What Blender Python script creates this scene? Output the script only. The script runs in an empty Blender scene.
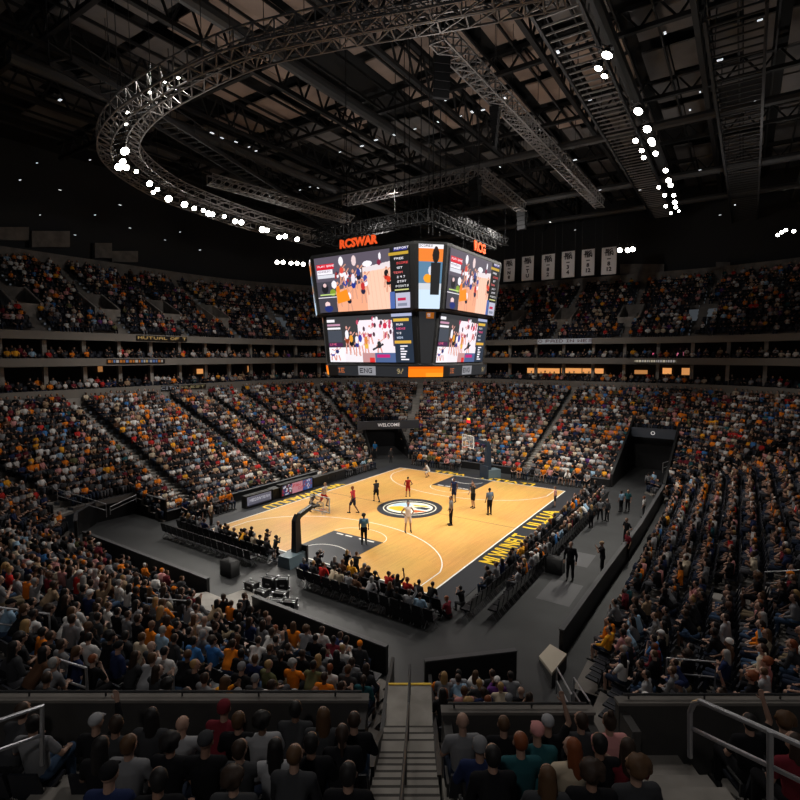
import bpy, bmesh, math, random
import numpy as np
from mathutils import Vector, Matrix, Euler
random.seed(7); RNG = np.random.RandomState(11)
C = bpy.context.scene.collection
PI = math.pi
# ------------------------------------------------------------------ camera and frame of the place
EYE = Vector((0, 0, 11.0)); FPX = 515.0; PITCH = math.radians(-4.828)
_F = Vector((0, math.cos(PITCH), math.sin(PITCH))); _R = Vector((1, 0, 0)); _U = _R.cross(_F)
def ray(px, py): return _F*FPX + _R*(px-400) - _U*(py-400)
def at_z(px, py, z):
    d = ray(px, py); return EYE + d*((z-EYE.z)/d.z)
def at_depth(px, py, D):
    d = ray(px, py); return EYE + d*(D/d.y)
def pix(p):
    d = Vector(p)-EYE; z = d.dot(_F)
    if z < .3: return (-9999, -9999, z)
    return (400+FPX*d.dot(_R)/z, 400-FPX*d.dot(_U)/z, z)
# court axes: A runs along the court away from us, B across it; O is the centre spot
O = Vector((.7059, 36.643, 0)); A = Vector((.55299, .83319, 0)); B = Vector((-.83319, .55299, 0))
CL, CW = 21.95, 16.15
def W(u, v, z=0.0): return O + A*u + B*v + Vector((0, 0, z))
def UV(p):
    d = Vector((p[0], p[1], 0)) - O; return d.dot(A), d.dot(B)
def on_u(px, py, u):
    d = ray(px, py); n = A; t = (u + O.dot(A) - Vector((0,0,0)).dot(A) - EYE.dot(A))/d.dot(n); return EYE + d*t
def on_v(px, py, v):
    d = ray(px, py); t = (v + O.dot(B) - EYE.dot(B))/d.dot(B); return EYE + d*t
YAW = math.atan2(-A.x, A.y)          # rotation that turns local +Y into A
def face(d): return math.atan2(-d.x, d.y)
cam_d = bpy.data.cameras.new('camera'); cam = bpy.data.objects.new('camera', cam_d); C.objects.link(cam)
cam.location = EYE; cam.rotation_euler = (PI/2+PITCH, 0, 0)
cam_d.sensor_width = 36; cam_d.lens = FPX/800*36; cam_d.clip_end = 400; cam_d.clip_start = .1
sc = bpy.context.scene; sc.camera = cam
sc.view_settings.view_transform = 'Standard'; sc.view_settings.look = 'None'
sc.view_settings.gamma = 1; sc.view_settings.exposure = 0; sc.view_settings.use_curve_mapping = False
w = bpy.data.worlds.new('world'); sc.world = w; w.use_nodes = True
w.node_tree.nodes['Background'].inputs[0].default_value = (.55, .62, .7, 1)
w.node_tree.nodes['Background'].inputs[1].default_value = .075
try:
    sc.cycles.max_bounces = 4; sc.cycles.diffuse_bounces = 3; sc.cycles.glossy_bounces = 2
    sc.cycles.transparent_max_bounces = 6; sc.cycles.sample_clamp_indirect = 2.0
except Exception: pass
# ------------------------------------------------------------------ materials
MATS = {}
def mat(name, col=(.5,.5,.5), rough=.7, metal=0, noise=0, scale=8, bump=0, emit=None, strength=1, spec=.3, source=None, coat=0):
    if name in MATS: return MATS[name]
    m = bpy.data.materials.new(name); m.use_nodes = True; nt = m.node_tree; N = nt.nodes; b = N['Principled BSDF']
    b.inputs['Roughness'].default_value = rough; b.inputs['Metallic'].default_value = metal
    b.inputs['Specular IOR Level'].default_value = spec
    if coat: b.inputs['Coat Weight'].default_value = coat; b.inputs['Coat Roughness'].default_value = .15
    c = (*col, 1); b.inputs['Base Color'].default_value = c
    if source == 'object':
        oi = N.new('ShaderNodeObjectInfo'); nt.links.new(oi.outputs['Color'], b.inputs['Base Color'])
    elif source == 'attr':
        at = N.new('ShaderNodeAttribute'); at.attribute_name = 'Col'; nt.links.new(at.outputs['Color'], b.inputs['Base Color'])
    elif noise:
        tc = N.new('ShaderNodeTexCoord'); nz = N.new('ShaderNodeTexNoise'); nz.inputs['Scale'].default_value = scale; nz.inputs['Detail'].default_value = 5
        rp = N.new('ShaderNodeValToRGB'); rp.color_ramp.elements[0].position = .3; rp.color_ramp.elements[1].position = .7
        rp.color_ramp.elements[0].color = (*[x*(1-noise) for x in col], 1); rp.color_ramp.elements[1].color = (*[min(1, x*(1+noise)) for x in col], 1)
        nt.links.new(tc.outputs['Object'], nz.inputs['Vector']); nt.links.new(nz.outputs['Fac'], rp.inputs[0]); nt.links.new(rp.outputs[0], b.inputs['Base Color'])
        if bump:
            bp = N.new('ShaderNodeBump'); bp.inputs['Strength'].default_value = bump; bp.inputs['Distance'].default_value = .02
            nt.links.new(nz.outputs['Fac'], bp.inputs['Height']); nt.links.new(bp.outputs[0], b.inputs['Normal'])
    if emit:
        if emit == 'attr':
            at = N.new('ShaderNodeAttribute'); at.attribute_name = 'Col'; nt.links.new(at.outputs['Color'], b.inputs['Emission Color'])
            b.inputs['Base Color'].default_value = (.01,.01,.01,1)
        else: b.inputs['Emission Color'].default_value = (*emit, 1)
        b.inputs['Emission Strength'].default_value = strength
    MATS[name] = m; return m
M_skin = mat('skin', rough=.55, source='object'); M_cloth = mat('fabric', rough=.9, source='object', spec=.1)
M_hair = mat('hair', rough=.6, source='object'); M_shoe = mat('shoe_leather', rough=.5, source='object')
M_eye = mat('eye_dark', (.015,.01,.01), .3); M_lip = mat('lip', (.3,.09,.07), .5)
M_crowd = mat('crowd_mixed', rough=.85, source='attr', spec=.15)
M_conc = mat('concrete', (.27,.25,.225), .85, noise=.25, scale=1.5, bump=.15)
M_conc_d = mat('dark_concrete', (.17,.155,.14), .85, noise=.25, scale=1.2)
M_conc_l = mat('pale_concrete', (.33,.31,.285), .8, noise=.2, scale=1.2)
M_black = mat('matt_black', (.012,.012,.013), .6); M_blackg = mat('gloss_black', (.01,.01,.012), .3)
M_seat = mat('seat_plastic', (.018,.02,.028), .45); M_steel = mat('brushed_steel', (.42,.42,.44), .4, metal=.7)
M_dsteel = mat('dark_steel', (.05,.05,.052), .5, metal=.3); M_truss = mat('truss_aluminium', (.26,.245,.235), .5, metal=.2)
M_white = mat('white_plastic', (.75,.75,.75), .5); M_yellow = mat('yellow_paint', (.85,.55,.03), .5)
# ------------------------------------------------------------------ mesh helpers
class MB:
    def __init__(s): s.v = []; s.f = []; s.c = []; s.m = []; s.cur = None; s.mi = 0
    def add(s, vs, fs):
        o = len(s.v); s.v += [tuple(v) for v in vs]; s.f += [tuple(i+o for i in f) for f in fs]
        s.c += [s.cur]*len(fs); s.m += [s.mi]*len(fs)
    def box(s, c, size, R=None):
        c = Vector(c); h = Vector(size)*.5; vs = []
        for k in range(8):
            p = Vector((h.x*(1 if k&1 else -1), h.y*(1 if k&2 else -1), h.z*(1 if k&4 else -1)))
            vs.append(c + (R @ p if R is not None else p))
        s.add(vs, [(0,2,3,1),(4,5,7,6),(0,1,5,4),(2,6,7,3),(0,4,6,2),(1,3,7,5)])
    def hexa(s, b, t):   # four bottom and four top points, counter-clockwise
        s.add(list(b)+list(t), [(3,2,1,0),(4,5,6,7),(0,1,5,4),(1,2,6,5),(2,3,7,6),(3,0,4,7)])
    def quad(s, *p): s.add(p, [tuple(range(len(p)))])
    def bar(s, p, q, w, h=None, up=Vector((0,0,1))):
        p = Vector(p); q = Vector(q); h = h or w; d = (q-p)
        if d.length < 1e-6: return
        d.normalize(); x = d.cross(up)
        if x.length < 1e-3: x = d.cross(Vector((1,0,0)))
        x.normalize(); y = x.cross(d); x *= w/2; y *= h/2
        s.hexa([p-x-y, p+x-y, p+x+y, p-x+y], [q-x-y, q+x-y, q+x+y, q-x+y])
    def tube(s, pts, r, n=8, cap=True):
        pts = [Vector(p) for p in pts]; rs = r if isinstance(r, (list, tuple)) else [r]*len(pts); rings = []; px = None
        for i, p in enumerate(pts):
            d = (pts[min(i+1, len(pts)-1)]-pts[max(i-1, 0)]).normalized()
            x = d.cross(Vector((0,0,1))) if px is None else px - d*px.dot(d)
            if x.length < 1e-3: x = d.cross(Vector((1,0,0)))
            x.normalize(); px = x; y = x.cross(d)
            rings.append([p + (x*math.cos(2*PI*k/n)+y*math.sin(2*PI*k/n))*rs[i] for k in range(n)])
        vs = [v for g in rings for v in g]; fs = []
        for i in range(len(rings)-1):
            for k in range(n): fs.append((i*n+k, i*n+(k+1)%n, (i+1)*n+(k+1)%n, (i+1)*n+k))
        if cap: fs += [tuple(range(n))[::-1], tuple((len(rings)-1)*n+k for k in range(n))]
        s.add(vs, fs)
    def ell(s, c, r, n=12, m=8, R=None):
        c = Vector(c); vs = []; fs = []
        for i in range(m+1):
            th = PI*i/m
            for k in range(n):
                ph = 2*PI*k/n; p = Vector((r[0]*math.sin(th)*math.cos(ph), r[1]*math.sin(th)*math.sin(ph), r[2]*math.cos(th)))
                vs.append(c + (R @ p if R is not None else p))
        for i in range(m):
            for k in range(n): fs.append((i*n+k, (i+1)*n+k, (i+1)*n+(k+1)%n, i*n+(k+1)%n))
        s.add(vs, fs)
    def cap(s, p, q, r0, r1, wide=1.0, side=Vector((1,0,0)), n=12):   # closed tapered limb with round ends, optionally wider along side
        p = Vector(p); q = Vector(q); d = (q-p)
        L = d.length; d = d/L if L > 1e-6 else Vector((0,0,1))
        x = side - d*side.dot(d)
        if x.length < 1e-3: x = d.orthogonal()
        x.normalize(); y = x.cross(d); vs = []; fs = []; rows = []
        for a in (-80,-50,-20): rows.append((p + d*r0*math.sin(math.radians(a)), r0*math.cos(math.radians(a))))
        for a in (20,50,80): rows.append((q + d*r1*math.sin(math.radians(a)), r1*math.cos(math.radians(a))))
        for c, r in rows:
            for k in range(n): vs.append(c + x*math.cos(2*PI*k/n)*r*wide + y*math.sin(2*PI*k/n)*r)
        for i in range(5):
            for k in range(n): fs.append((i*n+k, i*n+(k+1)%n, (i+1)*n+(k+1)%n, (i+1)*n+k))
        fs += [tuple(range(n))[::-1], tuple(5*n+k for k in range(n))]
        s.add(vs, fs)
    def mesh(s, name, m=None, smooth=False):
        me = bpy.data.meshes.new(name); me.from_pydata(s.v, [], s.f)
        ms = m if isinstance(m, (list, tuple)) else [m]
        for k in ms:
            if k: me.materials.append(k)
        if any(s.m): me.polygons.foreach_set('material_index', s.m)
        if any(c is not None for c in s.c):
            at = me.attributes.new('Col', 'FLOAT_COLOR', 'FACE')
            buf = []
            for c in s.c: buf += [*(c or (.5,.5,.5)), 1.0]
            at.data.foreach_set('color', buf)
        if smooth: me.polygons.foreach_set('use_smooth', [True]*len(s.f))
        me.update(); return me
    def obj(s, name, m=None, parent=None, smooth=False):
        o = bpy.data.objects.new(name, s.mesh(name, m, smooth)); C.objects.link(o)
        if parent is not None: o.parent = parent
        return o
def tag(o, label=None, cat=None, group=None, kind=None):
    if label: o['label'] = label
    if cat: o['category'] = cat
    if group: o['group'] = group
    if kind: o['kind'] = kind
    return o
def empty(name, loc=(0,0,0), rz=0, label=None, cat=None, group=None):
    o = bpy.data.objects.new(name, None); C.objects.link(o); o.location = loc; o.rotation_euler = (0,0,rz); o.empty_display_size = .1
    return tag(o, label, cat, group)
def struct(name, mb, m, label=None, cat=None):
    o = mb.obj(name, m); o['kind'] = 'structure'
    return tag(o, label, cat)
def part(name, me, parent, color=None):
    o = bpy.data.objects.new(name, me); C.objects.link(o); o.parent = parent
    if color: o.color = (*color, 1)
    return o
def copy_tree(o, parent=None):
    c = o.copy(); C.objects.link(c); c.parent = parent
    for ch in o.children: copy_tree(ch, c)
    return c
ORD = ['zeroth','first','second','third','fourth','fifth','sixth','seventh','eighth','ninth','tenth','eleventh','twelfth','thirteenth','fourteenth','fifteenth','sixteenth','seventeenth','eighteenth','nineteenth','twentieth']
def ordn(n):
    if n <= 20: return ORD[n]
    t = ['','','twenty','thirty','forty','fifty','sixty','seventy','eighty','ninety'][n//10]
    return (t[:-1]+'ieth') if n % 10 == 0 else t+'-'+ORD[n%10]
def text_mesh(s, size, ext=.01, bold=.0):
    cu = bpy.data.curves.new('lettering', 'FONT'); cu.body = s; cu.size = size; cu.extrude = ext; cu.offset = bold
    cu.align_x = 'CENTER'; cu.align_y = 'CENTER'; cu.resolution_u = 2
    o = bpy.data.objects.new('lettering', cu); C.objects.link(o)
    me = bpy.data.meshes.new_from_object(o.evaluated_get(bpy.context.evaluated_depsgraph_get()))
    bpy.data.objects.remove(o); bpy.data.curves.remove(cu); return me
# ------------------------------------------------------------------ small painter for screens (colour per cell)
FONT = {'A':'01110 10001 11111 10001 10001','B':'11110 10001 11110 10001 11110','C':'01111 10000 10000 10000 01111','D':'11110 10001 10001 10001 11110','E':'11111 10000 11110 10000 11111','F':'11111 10000 11110 10000 10000','G':'01111 10000 10011 10001 01111','H':'10001 10001 11111 10001 10001','I':'111 010 010 010 111','J':'00111 00010 00010 10010 01100','K':'10010 10100 11000 10100 10010','L':'1000 1000 1000 1000 1111','M':'10001 11011 10101 10001 10001','N':'10001 11001 10101 10011 10001','O':'01110 10001 10001 10001 01110','P':'11110 10001 11110 10000 10000','R':'11110 10001 11110 10010 10001','S':'01111 10000 01110 00001 11110','T':'11111 00100 00100 00100 00100','U':'10001 10001 10001 10001 01110','V':'10001 10001 10001 01010 00100','W':'10001 10001 10101 11011 10001','Y':'10001 01010 00100 00100 00100','Z':'11111 00010 00100 01000 11111','0':'0110 1001 1001 1001 0110','1':'01 11 01 01 01','2':'1110 0001 0110 1000 1111','3':'1110 0001 0110 0001 1110','4':'1001 1001 1111 0001 0001','5':'1111 1000 1110 0001 1110','6':'0110 1000 1110 1001 0110','7':'1111 0001 0010 0100 0100','8':'0110 1001 0110 1001 0110','9':'0110 1001 0111 0001 0110','/':'001 001 010 100 100',' ':'00 00 00 00 00','-':'000 000 111 000 000'}
class Paint:
    def __init__(s, w, h, bg): s.w, s.h = w, h; s.a = np.zeros((h, w, 3)); s.a[:] = bg; s.Y, s.X = np.mgrid[0:h, 0:w]
    def rect(s, x0, y0, x1, y1, c): s.a[int(y0*s.h):max(int(y0*s.h)+1, int(y1*s.h)), int(x0*s.w):max(int(x0*s.w)+1, int(x1*s.w))] = c
    def ell(s, x, y, rx, ry, c): s.a[((s.X/s.w-x)/rx)**2+((s.Y/s.h-y)/ry)**2 <= 1] = c
    def line(s, x0, y0, x1, y1, t, c):
        px, py = s.X/s.w, s.Y/s.h; dx, dy = x1-x0, y1-y0; L = dx*dx+dy*dy+1e-9
        k = np.clip(((px-x0)*dx+(py-y0)*dy)/L, 0, 1); s.a[((px-x0-k*dx)**2+((py-y0-k*dy)*s.h/s.w)**2) <= t*t] = c
    def poly(s, pts, c):
        px, py = s.X/s.w, s.Y/s.h; ins = np.zeros(px.shape, bool); n = len(pts)
        for i in range(n):
            x0, y0 = pts[i]; x1, y1 = pts[(i+1) % n]
            if y0 == y1: continue
            ins ^= ((y0 > py) != (y1 > py)) & (px < (x1-x0)*(py-y0)/(y1-y0)+x0)
        s.a[ins] = c
    def text(s, t, x, y, c, k=1):
        X = int(x*s.w); Y = int(y*s.h)
        for ch in t:
            rows = FONT.get(ch, FONT[' ']).split()
            for j, r in enumerate(rows):
                for i, b in enumerate(r):
                    if b == '1': s.a[max(0, Y+j*k):Y+(j+1)*k, max(0, X+i*k):X+(i+1)*k] = c
            X += (len(rows[0])+1)*k
    def player(s, x, y, h, jersey, shorts, skin=(.45,.25,.18), arm=0):   # standing figure, y = feet
        s.line(x-.012, y-.45*h, x-.02, y, .008, skin); s.line(x+.012, y-.45*h, x+.03, y, .008, skin)
        s.line(x, y-.75*h, x+.045*(1 if arm >= 0 else -1), y-.95*h if arm else y-.5*h, .006, skin)
        s.line(x, y-.75*h, x-.03, y-.5*h, .006, skin)
        s.ell(x, y-.47*h, .024, .12*h, shorts); s.ell(x, y-.68*h, .022, .16*h, jersey); s.ell(x, y-.93*h, .012, .06*h, skin)
    def grid(s, q, name, mt, parent=None, push=None):   # q: TL, TR, BR, BL
        tl, tr, br, bl = [Vector(p) for p in q]; vs = []
        for j in range(s.h+1):
            l = tl.lerp(bl, j/s.h); r = tr.lerp(br, j/s.h)
            for i in range(s.w+1): vs.append(tuple(l.lerp(r, i/s.w)))
        fs = [(j*(s.w+1)+i, (j+1)*(s.w+1)+i, (j+1)*(s.w+1)+i+1, j*(s.w+1)+i+1) for j in range(s.h) for i in range(s.w)]
        me = bpy.data.meshes.new(name); me.from_pydata(vs, [], fs); me.materials.append(mt)
        at = me.attributes.new('Col', 'FLOAT_COLOR', 'FACE'); buf = np.ones((s.h*s.w, 4)); buf[:, :3] = np.clip(s.a, 0, 1).reshape(-1, 3)**2.2
        at.data.foreach_set('color', buf.ravel()); me.update()
        return part(name, me, parent)
# ------------------------------------------------------------------ people: one continuous body each, clothing and hair as children
def V(*a): return Vector(a)
def remeshed(mb, name, m, voxel, faces, smooth_it=3):
    me = mb.mesh(name); o = bpy.data.objects.new(name, me); C.objects.link(o)
    r = o.modifiers.new('r', 'REMESH'); r.mode = 'VOXEL'; r.voxel_size = voxel
    s = o.modifiers.new('s', 'SMOOTH'); s.factor = .5; s.iterations = smooth_it
    dg = bpy.context.evaluated_depsgraph_get(); n = len(o.evaluated_get(dg).data.polygons)
    d = o.modifiers.new('d', 'DECIMATE'); d.ratio = min(1, faces/max(1, n*2))
    dg = bpy.context.evaluated_depsgraph_get(); out = bpy.data.meshes.new_from_object(o.evaluated_get(dg))
    out.name = name; bpy.data.objects.remove(o); out.materials.clear()
    if m: out.materials.append(m)
    out.polygons.foreach_set('use_smooth', [True]*len(out.polygons)); return out
def seated(lean=0.0, el=None, wr=None, yaw=0, nod=0, kn=.12, slump=0):
    j = dict(pelvis=V(0,.0,.56), waist=V(0,lean*.3-.01,.74), chest=V(0,lean*.8,.93-slump), neck=V(0,lean,1.08-slump), head=V(0,lean+.03,1.235-slump))
    for s, t in ((-1,'L'),(1,'R')):
        j['hip'+t] = V(.09*s,.03,.54); j['knee'+t] = V(kn*s,.43,.54); j['ank'+t] = V(kn*s,.42,.10); j['sh'+t] = V(.175*s,lean*.95,1.02-slump)
    e = el or ((-.26,.06,.79),(.26,.06,.79)); w_ = wr or ((-.12,.28,.64),(.12,.28,.64))
    j['elL'], j['elR'] = V(*e[0]), V(*e[1]); j['wrL'], j['wrR'] = V(*w_[0]), V(*w_[1])
    j['yaw'] = yaw; j['nod'] = nod; j['seat'] = True; return j
def upright(kneeL, ankL, kneeR, ankR, elL, wrL, elR, wrR, pelvis=(0,0,.93), lean=0.0, yaw=0, nod=0):
    p = V(*pelvis); j = dict(pelvis=p, waist=p+V(0,lean*.3,.17), chest=p+V(0,lean*.8,.37), neck=p+V(0,lean,.53), head=p+V(0,lean*1.15+.03,.69))
    for s, t, k, a in ((-1,'L',kneeL,ankL),(1,'R',kneeR,ankR)):
        j['hip'+t] = p+V(.09*s,0,-.03); j['knee'+t] = V(*k); j['ank'+t] = V(*a); j['sh'+t] = p+V(.18*s,lean*.95,.47)
    j['elL'], j['wrL'], j['elR'], j['wrR'] = V(*elL), V(*wrL), V(*elR), V(*wrR); j['yaw'] = yaw; j['nod'] = nod; j['seat'] = False; return j
def head_matrix(j): return Matrix.Translation(j['head']) @ Euler((math.radians(-j['nod']), 0, math.radians(j['yaw']))).to_matrix().to_4x4()
def build_body(name, j):
    b = MB(); X = V(1,0,0)
    b.cap(j['pelvis'], j['waist'], .115, .10, 1.25); b.cap(j['waist'], j['chest'], .10, .115, 1.4); b.cap(j['chest'], j['neck']-V(0,0,.05), .11, .06, 1.35)
    b.cap(j['shL'], j['shR'], .055, .055); b.cap(j['neck']-V(0,0,.03), j['head']-V(0,.01,.03), .056, .052)
    for t in 'LR':
        h, k, a = j['hip'+t], j['knee'+t], j['ank'+t]; b.cap(h, k, .088, .058); b.cap(k, k.lerp(a,.35), .055, .056); b.cap(k.lerp(a,.35), a, .056, .036)
        fd = V(0,1,0); b.cap(a+V(0,-.02,-.05), a+fd*.15+V(0,0,-.065), .035, .028)
        s, e, w_ = j['sh'+t], j['el'+t], j['wr'+t]; b.cap(s, e, .052, .038); b.cap(e, e.lerp(w_,.3), .038, .039); b.cap(e.lerp(w_,.3), w_, .039, .025)
        d = (w_-e).normalized(); inner = V(1 if t == 'L' else -1, 0, 0); side = inner-d*inner.dot(d)
        side = side.normalized() if side.length > .05 else d.orthogonal().normalized(); nrm = d.cross(side)
        pc = w_+d*.05; b.cap(w_+d*.015, pc+d*.025, .024, .026, 1.45, side)
        for q, (off, ln) in enumerate(((.030,.066),(.010,.076),(-.010,.071),(-.030,.055))):
            base = pc+d*.03+side*off; curl = nrm*(-.018 if t == 'L' else .018)
            mid = base+d*ln*.55+curl*.3; b.cap(base, mid, .0105, .0095, n=8); b.cap(mid, mid+d*ln*.4+curl, .0095, .008, n=8)
        tb = w_+d*.03+side*.03; tm = tb+side*.03+d*.03; b.cap(tb, tm, .0125, .011, n=8); b.cap(tm, tm+d*.03+side*.004, .011, .009, n=8)
    Hm = head_matrix(j); R = Hm.to_3x3(); H = lambda *p: Hm @ V(*p)
    b.ell(H(0,-.005,.03), (.077,.094,.088), 16, 12, R); b.ell(H(0,.018,-.03), (.062,.072,.078), 16, 12, R); b.ell(H(0,.055,-.075), (.034,.032,.028), 10, 8, R)
    b.cap(H(0,.088,.012), H(0,.108,-.018), .011, .016, n=8)
    b.cap(H(-.035,.08,.03), H(.035,.08,.03), .012, .012, n=8)
    for s in (-1,1): b.ell(H(.078*s,-.005,0), (.012,.022,.032), 8, 6, R); b.ell(H(.04*s,.062,-.015), (.022,.02,.018), 8, 6, R)
    me = remeshed(b, name, M_skin, .0085, 4200, 1)
    me.materials.append(M_eye); me.materials.append(M_lip)
    bm = bmesh.new(); bm.from_mesh(me)
    for s in (-1,1):
        r = bmesh.ops.create_uvsphere(bm, u_segments=8, v_segments=6, radius=.011, matrix=Matrix.Translation(H(.031*s,.083,.008)))
        for v in r['verts']:
            for f in v.link_faces: f.material_index = 1
    r = bmesh.ops.create_uvsphere(bm, u_segments=8, v_segments=6, radius=1, matrix=Matrix.Translation(H(0,.087,-.05)) @ R.to_4x4() @ Matrix.Diagonal((.024,.01,.006,1)))
    for v in r['verts']:
        for f in v.link_faces: f.material_index = 2
    bm.to_mesh(me); bm.free(); return me
def build_shirt(name, j, sleeve):   # sleeve: 0 none, .9 short, 2 long
    b = MB(); g = .017
    b.cap(j['pelvis']+V(0,0,.0), j['waist'], .118+g, .106+g, 1.25); b.cap(j['waist'], j['chest'], .106+g, .118+g, 1.38); b.cap(j['chest'], j['neck']-V(0,0,.055), .113+g, .062+g, 1.3)
    b.cap(j['shL'], j['shR'], .056+g, .056+g)
    for t in 'LR':
        s, e, w_ = j['sh'+t], j['el'+t], j['wr'+t]
        if sleeve > 0: b.cap(s, s.lerp(e, min(1, sleeve)*.72 if sleeve < 1 else 1), .054+g, .044+g*.9)
        if sleeve > 1: b.cap(e, e.lerp(w_,.86), .042+g, .03+g*.7)
    return remeshed(b, name, M_cloth, .016, 1300, 3)
def build_trousers(name, j, short=False):
    b = MB(); g = .016
    b.cap(j['pelvis']+V(0,0,.03), j['pelvis']-V(0,0,.0), .118+g, .12+g, 1.28)
    for t in 'LR':
        h, k, a = j['hip'+t], j['knee'+t], j['ank'+t]
        if short: b.cap(h, h.lerp(k,.78), .092+g, .075+g)
        else: b.cap(h, k, .09+g, .062+g); b.cap(k, k.lerp(a,.9), .058+g, .042+g)
    return remeshed(b, name, M_cloth, .016, 1200, 3)
def build_shoe(name, j, t):
    b = MB(); a = j['ank'+t]; b.cap(a+V(0,-.03,-.055), a+V(0,.17,-.07), .046, .034); b.cap(a, a+V(0,0,-.04), .042, .045)
    return remeshed(b, name, M_shoe, .013, 260, 2)
def build_hair(style):
    b = MB()
    if style in ('short','long','bun','ponytail','curly'):
        b.ell((0,-.028,.04), (.086,.092,.09), 16, 12); b.ell((0,-.045,-.01), (.078,.068,.075), 14, 10)
    if style == 'long': b.cap((0,-.07,-.02), (0,-.10,-.26), .06, .05, 1.5); b.cap((-.07,-.02,.02), (-.085,-.04,-.16), .022, .02); b.cap((.07,-.02,.02), (.085,-.04,-.16), .022, .02)
    if style == 'bun': b.ell((0,-.05,.15), (.045,.045,.045), 12, 8)
    if style == 'ponytail': b.cap((0,-.11,.04), (0,-.16,-.2), .034, .02)
    if style == 'curly':
        rr = random.Random(3)
        for k in range(60):
            th = rr.uniform(0, 2*PI); ph = rr.uniform(-.3, 1.4)
            p = V(math.cos(th)*math.cos(ph)*.1, -.04+math.sin(th)*math.cos(ph)*.09, .045+math.sin(ph)*.085)
            if p.y > .06 and p.z < .09: continue
            b.ell(p, (.036,.036,.036), 8, 6)
    if style == 'cap':
        b.ell((0,-.012,.05), (.088,.1,.078), 16, 10); b.cap((-.03,.085,.045), (.03,.085,.045), .022, .022); b.cap((-.045,.11,.036), (.045,.11,.036), .016, .016)
    if style == 'beanie': b.ell((0,-.018,.055), (.09,.103,.085), 16, 12); b.ell((0,-.03,.025), (.088,.095,.05), 16, 8)
    if style == 'crop': b.ell((0,-.02,.036), (.081,.092,.086), 16, 12); b.ell((0,-.035,0), (.078,.066,.06), 14, 10)
    m = M_cloth if style in ('cap','beanie') else M_hair
    return remeshed(b, 'hair_'+style, m, .012, 520, 2)
HAIR = {s: build_hair(s) for s in ('short','long','bun','ponytail','curly','cap','beanie','crop')}
POSES = {
 'lap': seated(0), 'lap2': seated(.06, yaw=18, nod=-4, kn=.15),
 'chin': seated(.16, ((-.22,.3,.74),(.22,.3,.74)), ((-.05,.34,.98),(.05,.34,.98)), nod=5),
 'cheer': seated(.02, ((-.26,.06,.79),(.30,.08,1.22)), ((-.12,.28,.64),(.24,.14,1.47)), yaw=-8),
 'crossed': seated(-.02, ((-.27,.10,.80),(.27,.10,.80)), ((.06,.20,.84),(-.06,.23,.89)), yaw=-14),
 'back': seated(-.07, ((-.30,.02,.80),(.30,.02,.80)), ((-.20,.26,.68),(.20,.26,.68)), yaw=30),
 'forward': seated(.30, ((-.22,.36,.70),(.22,.36,.70)), ((-.05,.52,.66),(.05,.52,.66)), nod=-6, slump=.05),
 'clap': seated(.05, ((-.26,.16,.84),(.26,.16,.84)), ((-.06,.36,1.0),(.06,.36,1.0)), yaw=-25),
}
STAND = {
 'standing': upright((-.10,.02,.50),(-.11,0,.10),(.10,.03,.50),(.12,.02,.10),(-.25,-.02,1.14),(-.25,.08,.90),(.25,-.02,1.14),(.25,.08,.90)),
 'walking': upright((-.10,.20,.53),(-.10,.22,.12),(.10,-.02,.50),(.11,-.30,.14),(-.24,-.12,1.15),(-.24,-.02,.92),(.24,.10,1.15),(.22,.28,1.0),lean=.04),
 'running': upright((-.10,.32,.62),(-.10,.18,.24),(.10,-.10,.48),(.11,-.46,.28),(-.25,-.20,1.15),(-.22,-.02,1.0),(.25,.12,1.15),(.20,.34,1.16),pelvis=(0,0,.9),lean=.14),
 'hips': upright((-.13,.02,.50),(-.16,0,.10),(.13,.02,.50),(.16,.02,.10),(-.36,-.08,1.12),(-.18,.02,1.0),(.36,-.08,1.12),(.18,.02,1.0)),
 'crouch': upright((-.22,.24,.44),(-.28,.02,.10),(.22,.24,.44),(.28,.02,.10),(-.34,.20,.92),(-.42,.40,.86),(.34,.20,.92),(.42,.40,.86),pelvis=(0,-.10,.68),lean=.26),
 'reaching': upright((-.10,.04,.50),(-.12,0,.10),(.10,.0,.50),(.12,-.06,.10),(-.28,.12,1.5),(-.22,.24,1.76),(.25,-.02,1.14),(.24,.14,.96),lean=.03),
 'filming': upright((-.12,.04,.50),(-.14,0,.10),(.12,0,.50),(.14,-.06,.10),(-.24,.20,1.24),(-.08,.30,1.42),(.24,.20,1.24),(.08,.30,1.42),lean=.02),
 'kneeling': upright((-.14,.30,.42),(-.14,.28,.10),(.12,.22,.07),(.12,-.20,.09),(-.24,.18,.90),(-.06,.34,1.02),(.24,.18,.90),(.06,.34,1.02),pelvis=(0,-.02,.48),lean=.12),
}
def sit_floor():
    j = upright((-.20,.36,.34),(-.12,.30,.09),(.20,.36,.34),(.12,.42,.09),(-.26,.14,.42),(-.14,.34,.40),(.26,.14,.42),(.14,.34,.40),pelvis=(0,0,.13),lean=.10); return j
STAND['floor'] = sit_floor()
KIT = {}
def kit(pose):
    if pose in KIT: return KIT[pose]
    j = POSES.get(pose) or STAND[pose]
    k = dict(body=build_body('body', j), tee=build_shirt('shirt', j, .9), long=build_shirt('jacket', j, 2), tank=build_shirt('jersey', j, 0) if not j['seat'] else None,
             trousers=build_trousers('trousers', j), shorts=build_trousers('shorts', j, True), sl=build_shoe('shoe', j, 'L'), sr=build_shoe('shoe', j, 'R'), hm=head_matrix(j))
    KIT[pose] = k; return k
for p_ in list(POSES)+list(STAND): kit(p_)
SKINS = [(.46,.28,.21),(.38,.23,.17),(.30,.17,.12),(.19,.105,.07),(.10,.055,.038),(.50,.33,.26)]
HAIRC = {'black':(.012,.01,.01),'dark brown':(.035,.02,.013),'brown':(.09,.045,.02),'blond':(.38,.23,.09),'grey':(.3,.29,.28),'red':(.22,.06,.02)}
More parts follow.
